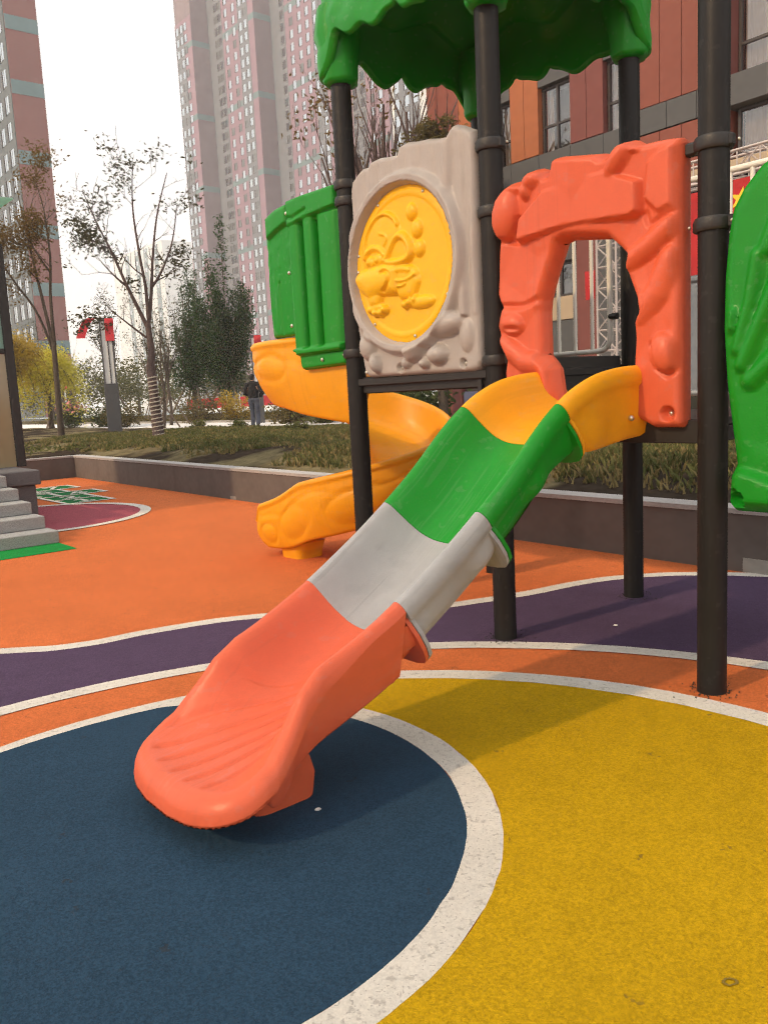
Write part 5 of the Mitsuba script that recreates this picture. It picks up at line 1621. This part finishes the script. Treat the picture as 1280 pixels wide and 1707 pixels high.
for k in range(60):
    a, rr = rg.uniform(0, 2 * math.pi), rg.uniform(0.3, 1.25)
    s, e = wb + [0.1, 0, 6.5 + rg.uniform(-0.8, 0.3)], wb + [math.cos(a) * rr, math.sin(a) * rr, rg.uniform(4.6, 6.2)]
    m_ = (s + e) / 2 + [math.cos(a) * rr * 0.3, math.sin(a) * rr * 0.3, 0.5]
    tt = np.linspace(0, 1, 7)[:, None]
    P = (1 - tt) ** 2 * s + 2 * tt * (1 - tt) * m_ + tt ** 2 * e
    tubes.append((P, np.linspace(0.02, 0.004, 7)))
    w = rg.uniform(0.15, 1.0, (90, 1))
    cs.append((1 - w) ** 2 * s + 2 * w * (1 - w) * m_ + w ** 2 * e + rg.normal(size=(90, 3)) * 0.07)
obj('branches', tubes_mesh(tubes), 'bark', willow_t, smooth=False)
c = np.vstack(cs)
obj('crown', leaves(c, len(c), 0.15, rg, 0.25), L_DRY, willow_t, smooth=False)


def shrub(label, base, rx, rz, seed, leaf, n, size, name='shrub'):
    rg = np.random.default_rng(seed)
    t = thing(name, label, 'shrub')
    base = np.asarray(base, float)
    tubes, cs = [], []
    for k in range(22):
        a, rr = rg.uniform(0, 2 * math.pi), rx * math.sqrt(rg.uniform(0.02, 1))
        e = base + [math.cos(a) * rr, math.sin(a) * rr, rz * rg.uniform(0.6, 1.05) * (1 - 0.35 * (rr / rx) ** 2)]
        s = base + [math.cos(a) * rr * 0.2, math.sin(a) * rr * 0.2, -0.05]
        tt = np.linspace(0, 1, 5)[:, None]
        P = s * (1 - tt) + e * tt + rg.normal(size=(5, 3)) * 0.03 * rx
        tubes.append((P, np.linspace(0.014, 0.004, 5)))
        w = rg.uniform(0.2, 1.0, (n // 22, 1))
        cs.append(s * (1 - w) + e * w + rg.normal(size=(n // 22, 3)) * 0.16 * rx)
    obj('stems', tubes_mesh(tubes), 'bark', t, smooth=False)
    c = np.vstack(cs)
    c = c[c[:, 2] > base[2]]
    obj('foliage', leaves(c, len(c), size, rg, 0.55), leaf, t, smooth=False)
    return t


shrub('broad leafy green shrub under the grey panel beside the slide', F([[-15.4, 12.9, 0.45]])[0], 1.0, 1.35, 71, L_BUSH, 2600, 0.15)
shrub('low hedge shrub behind the spiral slide left of the blue door', F([[-18.3, 14.2, 0.45]])[0], 0.9, 0.9, 72, L_BUSH, 1600, 0.12)
for i, (x, d, rx, rz, lf, lb) in enumerate(((-3.2, 31.0, 1.0, 1.0, L_DRY, 'olive shrub right of the walking man'), (-2.0, 29.5, 1.1, 0.75, L_GRASS, 'wide pale shrub just left of the spiral slide wall'), (-2.9, 33.0, 0.9, 1.5, L_DARK, 'dark shrub behind the spiral slide'),
                                            (-8.6, 40.0, 1.3, 1.5, L_DRY, 'round dry shrub under the left dark tree'), (-6.9, 41.0, 1.0, 1.5, L_GOLD, 'yellowish thin shrub between the dark trees'), (-13.5, 41.5, 1.0, 1.1, L_BUSH, 'small green shrub beside the lamp post'),
                                            (-11.6, 38.0, 1.0, 1.2, L_DRY, 'dry shrub left of the roped trunk'), (-15.6, 43.0, 0.9, 1.3, L_BUSH, 'shrub with pink blossom heads far left'))):
    t = shrub(lb, (x, d, 0.46), rx, rz, 80 + i, lf, 1300, 0.13)
    if i == 7:
        rg = np.random.default_rng(5)
        c = np.array([x, d, 1.45]) + rg.normal(size=(90, 3)) * [0.35, 0.35, 0.16]
        obj('blossom', leaves(c, 90, 0.2, rg, 0.8), plain('petal_pink', (0.62, 0.22, 0.25), 0.7, two=True), t, smooth=False)

# far row of hazy trees
for i, (x, d, h, r_) in enumerate(((-30, 78, 5.0, 3.2), (-25.5, 80, 5.6, 3.0), (-21.5, 76, 5.0, 2.6), (-18, 84, 5.6, 3.0), (-14, 80, 5.2, 2.8), (-9.5, 86, 5.5, 3.0), (-5.5, 82, 4.6, 2.6), (-1.0, 80, 5.0, 2.8), (4, 84, 5.0, 3.0))):
    rg = np.random.default_rng(100 + i)
    t = thing('far_tree', ['hazy tree of the far row, leftmost behind the yellow tree', 'hazy tree of the far row behind the distant small lamp post', 'hazy tree of the far row under the right edge of the left tower', 'broad hazy tree of the far row left of the flagged lamp post', 'hazy tree of the far row just right of the flagged lamp post', 'hazy tree of the far row behind the roped trunk', 'hazy tree of the far row behind the left dark tree', 'hazy tree of the far row behind the right dark tree', 'hazy tree of the far row hidden behind the spiral slide'][i], 'tree', 'far row of hazy trees')
    b = np.array([x, d, 0.45])
    obj('trunk', tube([b, b + [0, 0, h * 0.4]], [0.16, 0.1], 7), 'bark', t)
    cc = b + np.stack([rg.normal(size=16) * r_ * 0.45, rg.normal(size=16) * r_ * 0.45, h * rg.uniform(0.3, 0.92, 16)], -1)
    c = cc[rg.integers(0, 16, 3200)] + rg.normal(size=(3200, 3)) * r_ * np.array([0.24, 0.24, 0.18])
    c = c[c[:, 2] > 0.7]
    obj('crown', leaves(c, len(c), 0.26, rg, 0.6), L_FAR, t, smooth=False)

# ---- grass: tufts on the lawn, denser patches and bare soil as in the photograph
def grass(n, p0, p1, q0, q1, seed, hmin, hmax, thresh):
    rg = np.random.default_rng(seed)
    p, q = rg.uniform(p0, p1, n), WALL_Q + rg.uniform(q0, q1, n)
    x, y = F(np.stack([p, q, 0 * p], -1)).T[:2]
    dens = meshkit.fbm(np.stack([x * 0.55, y * 0.55, 0 * x], -1), 4, 9) + 0.35 * sm(0.4, 2.0, q - WALL_Q) - 0.12
    keep = dens > thresh + rg.uniform(-0.10, 0.10, n)
    x, y, p, q = x[keep], y[keep], p[keep], q[keep]
    z = LAWN - 0.04 + lawn_h(p, q - WALL_Q)
    m = len(x)
    nb_ = 5
    a = rg.uniform(0, 2 * math.pi, (m, nb_)); h = rg.uniform(hmin, hmax, (m, nb_)) * (0.5 + meshkit.fbm(np.stack([x * 1.3, y * 1.3, 0 * x], -1), 3, 4))[:, None]
    lean = rg.uniform(0.2, 0.9, (m, nb_)) * h
    w = 0.008 + 0.0006 * np.hypot(x, y)[:, None] + 0 * h
    bx = x[:, None] + rg.normal(size=(m, nb_)) * 0.03; by = y[:, None] + rg.normal(size=(m, nb_)) * 0.03; bz_ = z[:, None] + 0 * h
    ca, sa = np.cos(a), np.sin(a)
    v = np.stack([np.stack([bx - sa * w, by + ca * w, bz_], -1), np.stack([bx + sa * w, by - ca * w, bz_], -1),
                  np.stack([bx + ca * lean * 0.45 + sa * w * 0.6, by + sa * lean * 0.45 - ca * w * 0.6, bz_ + h * 0.7], -1), np.stack([bx + ca * lean, by + sa * lean, bz_ + h], -1)], 2)
    k = np.arange(m * nb_)[:, None] * 4
    return trimesh.Trimesh(v.reshape(-1, 3), np.vstack([k + [0, 1, 2], k + [0, 2, 3]]), process=False)


solo('grass', grass(26000, CORNER_P - 6, 2, 0.55, 7.2, 1, 0.03, 0.13, 0.52), L_GRASS, 'patchy green grass on the lawn behind the wall', 'grass', kind='stuff', smooth=False)
solo('dry_grass', grass(20000, CORNER_P - 6, 2, 0.5, 7.2, 2, 0.03, 0.11, 0.50), L_STRAW, 'straw coloured dry grass among the green', 'grass', kind='stuff', smooth=False)
rg = np.random.default_rng(77)
gp_, gq_ = rg.uniform(0.3, 26, 9000), rg.uniform(0.3, 12, 9000)
gx = np.stack([c0[0] - N2[0] * (gp_ - 0.5) - D2[0] * gq_, c0[1] - N2[1] * (gp_ - 0.5) - D2[1] * gq_, np.full(9000, LAWN + 0.08) + rg.uniform(0, 0.08, 9000)], -1)
solo('grass', leaves(gx, 9000, 0.16, rg, 0.25), L_GRASS, 'green grass behind the left leg of the wall', 'grass', kind='stuff', smooth=False)
fp = rg.uniform(-70, -18, 14000); fq = rg.uniform(17.9, 45, 14000)
solo('grass', leaves(F(np.stack([fp, fq, TER + 0.05 + rg.uniform(0, 0.12, 14000)], -1)), 14000, 0.30, rg, 0.3), L_DRY, 'dry planting beyond the path', 'grass', kind='stuff', smooth=False)
for i, (p, q, lb) in enumerate(((-22.4, 11.9, 'small weed tuft at the path edge near the spiral slide'), (-9.0, 6.9, 'leafy weed clump on the soil between the rear posts'), (-8.1, 6.4, 'second weed clump on the soil, nearer the right post'), (-25.0, 11.8, 'weed tuft at the path edge in front of the walking man'), (-16.9, 10.5, 'weed tuft on the lawn beside the yellow spiral slide'))):
    b = F([[p, q, LAWN + 0.10]])[0]
    shrub(lb, b, 0.30, 0.30, 130 + i, L_GRASS, 420, 0.09, 'weed_clump')

# ================================================================== LAMP POSTS, BANNERS, PLAZA
M_LAMPD = plain('lamp_dark', (0.075, 0.078, 0.085), 0.5); M_LAMPW = plain('lamp_white', (0.72, 0.72, 0.70), 0.4)
M_RIB = stone('ribbon_red', (0.55, 0.045, 0.06), 4, 0.1)


def lamp_post(label, b, h0, h1, w, flags=True, ang=0.3, left=True):
    t = thing('lamp_post', label, 'lamp post', None)
    R = trimesh.transformations.rotation_matrix(ang, [0, 0, 1]); R[:3, 3] = b

    def put(nm, m, mat, lab=None):
        m.apply_transform(R)
        return obj(nm, m, mat, t, smooth=False, label=lab)
    put('base', box((0, 0, h0 / 2), (w * 1.15, w * 1.15, h0), 0.01), M_LAMPD)
    put('light_panel', box((0.0, 0, (h0 + h1) / 2 + 0.002), (w * 0.86, w * 0.86, h1 - h0 - 0.006), 0.01), M_LAMPW)
    for sx in (-1, 1):
        for sy in (-1, 1):
            put('corner_bar', box((sx * w * 0.46, sy * w * 0.46, (h0 + h1) / 2 + 0.002), (w * 0.12, w * 0.12, h1 - h0 - 0.008)), M_LAMPD)
    put('mullion', box((0.06 * w, -w * 0.45, (h0 + h1) / 2 + 0.002), (w * 0.10, w * 0.06, h1 - h0 - 0.01)), M_LAMPD)
    put('cap', box((0, 0, h1 + 0.05), (w * 1.1, w * 1.1, 0.1), 0.01), M_LAMPD)
    if flags:
        for sgn, L, out in ((1, 0.75, 0.05), (-1, 0.65, 0.62))[:2 if left else 1]:
            n = 14
            s = np.linspace(0, 1, n)
            x = (0.12 if sgn > 0 else -w * 0.5) - out * s ** 0.7 * (1 if sgn < 0 else 0.3)
            z = h1 + 0.08 + (0.10 if sgn < 0 else 0.05) * np.sin(s * 3) - L * s ** (1.6 if sgn < 0 else 1.0)
            P = np.stack([np.stack([x + 0.14 * k, -w * 0.62 - 0.03 * np.sin(s * 7 + k), z], -1) for k in (-1, 0, 1)], 1)
            m = grid(P)
            put('ribbon', m, M_RIB)
    return t


lamp_post('lamp post with dark base and red ribbons on top, left of the roped tree', (-9.05, 28.8, TER), 1.72, 3.80, 0.40)
lamp_post('white lamp post with red ribbon just left of the spiral slide, behind the walking man', (-4.80, 34.0, TER), 1.2, 3.4, 0.32, ang=0.1, left=False)
lamp_post('small distant white lamp post with red ribbon in front of the left tower', (-21.5, 58.0, TER), 0.5, 3.0, 0.34)
for i, (x, d, w, lb) in enumerate(((-8.0, 62.0, 4.2, 'red banner with pale lettering band behind the dark trees'), (-13.0, 64.0, 3.0, 'small red banner far behind the bare trees'))):
    t = thing('red_banner', lb, 'banner')
    obj('cloth', box((x, d, 1.35), (w, 0.03, 0.75)), M_FLAG, t, smooth=False)
    for sx in (-1, 1):
        obj('banner_pole', tube([(x + sx * (w / 2 + 0.04), d, 0.4), (x + sx * (w / 2 + 0.04), d, 1.9)], 0.03, 6), M_LAMPW, t)
PLZ = plain('plaza_pale', (0.58, 0.66, 0.68), 0.6)
for i, (p0, p1, q0, q1, lb) in enumerate(((-110, -40, 28, 33, 'pale blue white plaza strip far behind the path'), (-60, -28, 36, 42, 'second pale plaza strip nearer the towers'))):
    solo('plaza', sheet(fpoly([(p0, q0), (p1, q0), (p1, q1), (p0, q1)]), TER + 0.19), PLZ, lb, kind='structure', smooth=False)
lw_ = thing('plaza_wall', 'long low white wall of the plaza behind the trees', 'wall')
for k in range(12):
    obj('wall_block', turned(span((-100 + k * 6 + 0.02, 33.0, TER), (-94 + k * 6 - 0.02, 33.3, TER + 0.75), 0.02), F), M_LAMPW, lw_, smooth=False)

# ================================================================== PERSON walking away on the path
from manifold3d import Manifold


def bones(list_, refine=0.02, smooth_=6):
    tot = None
    for (a, ra, b, rb) in list_:
        pts = []
        for c, r in ((a, ra), (b, rb)):
            r = np.broadcast_to(np.asarray(r, float), (3,))
            s = trimesh.creation.icosphere(subdivisions=2, radius=1.0)
            pts.append(np.asarray(s.vertices) * r + np.asarray(c, float))
        m = Manifold.hull_points(np.vstack(pts))
        tot = m if tot is None else tot + m
    tot = tot.refine_to_length(refine)
    me = tot.to_mesh()
    t = trimesh.Trimesh(me.vert_properties[:, :3], me.tri_verts, process=True)
    trimesh.smoothing.filter_taubin(t, iterations=smooth_)
    return t


PE = thing('person', 'person in black jacket, faded blue jeans and black shoes walking away along the path', 'person')
P_AT = np.array([-3.97, 26.9, TER + 0.014]); P_ROT = 0.25        # heading away from the camera, slightly right


def body(m, mat, nm, parent=PE):
    R = trimesh.transformations.rotation_matrix(-P_ROT, [0, 0, 1]); R[:3, 3] = P_AT
    m.apply_transform(R)
    return obj(nm, m, mat, parent, smooth=60)


# x to his right, y ahead
hipL, hipR = (-0.09, 0, 0.90), (0.09, 0, 0.90)
kneL, ankL = (-0.08, 0.05, 0.49), (-0.08, 0.02, 0.09)
kneR, ankR = (0.12, 0.02, 0.49), (0.20, -0.24, 0.15)
shL, shR = (-0.19, 0, 1.40), (0.19, 0, 1.40)
elL, haL = (-0.27, -0.02, 1.13), (-0.17, 0.17, 1.05)
elR, haR = (0.33, -0.06, 1.14), (0.20, 0.14, 1.03)
skin = plain('skin', (0.36, 0.20, 0.14), 0.55); cloth = stone('jacket_black', (0.014, 0.014, 0.016), 30, 0.3); jean = stone('jeans_blue', (0.075, 0.085, 0.115), 9, 0.5); hairm = plain('hair_black', (0.010, 0.008, 0.007), 0.5); shoe = plain('shoe_black', (0.015, 0.014, 0.014), 0.4)
flesh = [((0, 0.0, 1.47), 0.052, (0, 0.015, 1.55), 0.05), ((0, 0.02, 1.63), (0.072, 0.090, 0.105), (0, 0.03, 1.60), (0.062, 0.080, 0.09)), ((0, 0.105, 1.60), 0.014, (0, 0.10, 1.63), 0.010), ((-0.074, 0.01, 1.61), (0.012, 0.02, 0.03), (-0.07, 0.01, 1.60), 0.01), ((0.074, 0.01, 1.61), (0.012, 0.02, 0.03), (0.07, 0.01, 1.60), 0.01),
         ((0, 0, 1.35), (0.13, 0.08, 0.08), (0, 0, 0.95), (0.12, 0.08, 0.06)), ((-0.1, 0, 1.38), 0.05, elL, 0.036), (elL, 0.036, haL, 0.026), ((0.1, 0, 1.38), 0.05, elR, 0.036), (elR, 0.036, haR, 0.026),
         (hipL, 0.07, kneL, 0.048), (kneL, 0.048, ankL, 0.035), (hipR, 0.07, kneR, 0.048), (kneR, 0.048, ankR, 0.035)]
for h_, e_ in ((haL, elL), (haR, elR)):
    d = (np.array(h_) - np.array(e_)); d /= np.linalg.norm(d)
    sd = np.cross(d, [0, 0, 1.0]); sd /= np.linalg.norm(sd)
    pm_ = np.array(h_) + d * 0.05
    flesh.append((h_, 0.024, pm_, (0.026, 0.026, 0.036)))
    for j in range(4):
        b0 = pm_ + np.array([0, 0, 0.028 - 0.018 * j]) + d * 0.02
        b1 = b0 + d * (0.036 + 0.006 * (j in (1, 2))); b2 = b1 + d * 0.016 - np.array([0, 0, 0.022])
        flesh += [(b0, 0.0095, b1, 0.009), (b1, 0.009, b2, 0.008)]
    flesh.append((np.array(h_) + d * 0.02 + np.array([0, 0, 0.02]), 0.011, pm_ + np.array([0, 0, 0.055]) + d * 0.01, 0.009))
body(bones(flesh, 0.014, 4), skin, 'body')
body(bones([((0, 0.0, 1.44), (0.15, 0.09, 0.05), (0, 0, 1.20), (0.185, 0.125, 0.1)), ((0, 0, 1.20), (0.185, 0.125, 0.1), (0, 0, 1.00), (0.175, 0.125, 0.05)), ((-0.08, 0, 1.42), 0.08, shL, 0.078), ((0.08, 0, 1.42), 0.08, shR, 0.078),
            (shL, 0.080, elL, 0.066), (elL, 0.066, haL, 0.050), (shR, 0.080, elR, 0.070), (elR, 0.070, haR, 0.052), ((0, 0, 1.46), (0.075, 0.07, 0.03), (0, 0.005, 1.50), (0.068, 0.066, 0.02))], 0.018, 3), cloth, 'jacket')
body(bones([((0, 0, 1.02), (0.15, 0.105, 0.06), (0, 0, 0.92), (0.155, 0.115, 0.08)), (hipL, 0.098, kneL, 0.072), (kneL, 0.072, (-0.08, 0.01, 0.10), 0.066), (hipR, 0.098, kneR, 0.072), (kneR, 0.072, (0.197, -0.225, 0.165), 0.064)], 0.018, 3), jean, 'trousers')
body(bones([((0, -0.005, 1.665), (0.082, 0.098, 0.085), (0, -0.035, 1.62), (0.078, 0.070, 0.08)), ((0, 0.05, 1.70), (0.065, 0.05, 0.045), (0, 0.0, 1.70), (0.075, 0.08, 0.05))], 0.012, 2), hairm, 'hair')
body(bones([((-0.08, -0.03, 0.045), (0.045, 0.05, 0.045), (-0.085, 0.16, 0.035), (0.045, 0.06, 0.032))], 0.012, 2), shoe, 'shoe')
body(bones([((0.205, -0.27, 0.12), (0.045, 0.05, 0.05), (0.225, -0.12, 0.035), (0.045, 0.05, 0.032))], 0.012, 2), shoe, 'shoe')

# ================================================================== SMALL LITTER on the rubber floor
for i, (x, y, sz, lb) in enumerate(((-0.261, 2.527, 0.010, 'tiny white paper scrap on the blue disc right of the slide foot'), (1.228, 4.411, 0.012, 'tiny white scrap on the purple band between the posts'))):
    rg = np.random.default_rng(200 + i)
    m = trimesh.creation.icosphere(subdivisions=1, radius=sz)
    m.vertices = np.asarray(m.vertices) * [1, 0.7, 0.35] + rg.normal(size=(len(m.vertices), 3)) * sz * 0.12 + [x, y, Z1 + sz * 0.4]
    solo('paper_scrap', m, M_LAMPW, lb, 'litter')
rg = np.random.default_rng(210)
st_r = [0.015 + 0.0015 * math.sin(a * 2 + 1) + rg.uniform(-0.002, 0.002) for a in np.linspace(0, 2 * math.pi, 40)[:-1]]
stn = Polygon([(0.703 + r * math.cos(a) * 1.1, 1.66 + r * math.sin(a) * 0.9) for r, a in zip(st_r, np.linspace(0, 2 * math.pi, 40)[:-1])])
obj('stain', sheet(stn.difference(affinity.scale(stn, 0.62, 0.62)), Z1 + 0.003), plain('stain_dark', (0.19, 0.125, 0.015), 0.8), FLOOR, smooth=False, label='small dark ring mark on the yellow disc at lower right')

gr_ = np.random.default_rng(300)
gm = []
for (u, v, n_) in ((0, 0, 90), (S, 0, 60), (0, S, 40)):
    for k in range(n_):
        a, r = gr_.uniform(0, 2 * math.pi), PR + abs(gr_.normal()) * 0.045 + 0.006
        g = trimesh.creation.icosphere(subdivisions=0, radius=gr_.uniform(0.002, 0.0045))
        g.apply_translation((u + r * math.cos(a), v + r * math.sin(a), Z1 + 0.002))
        gm.append(g)
obj('grit', local(trimesh.util.concatenate(gm)), M_BLACK, FLOOR, smooth=False, kind='stuff', label='dark rubber crumbs at the post feet')
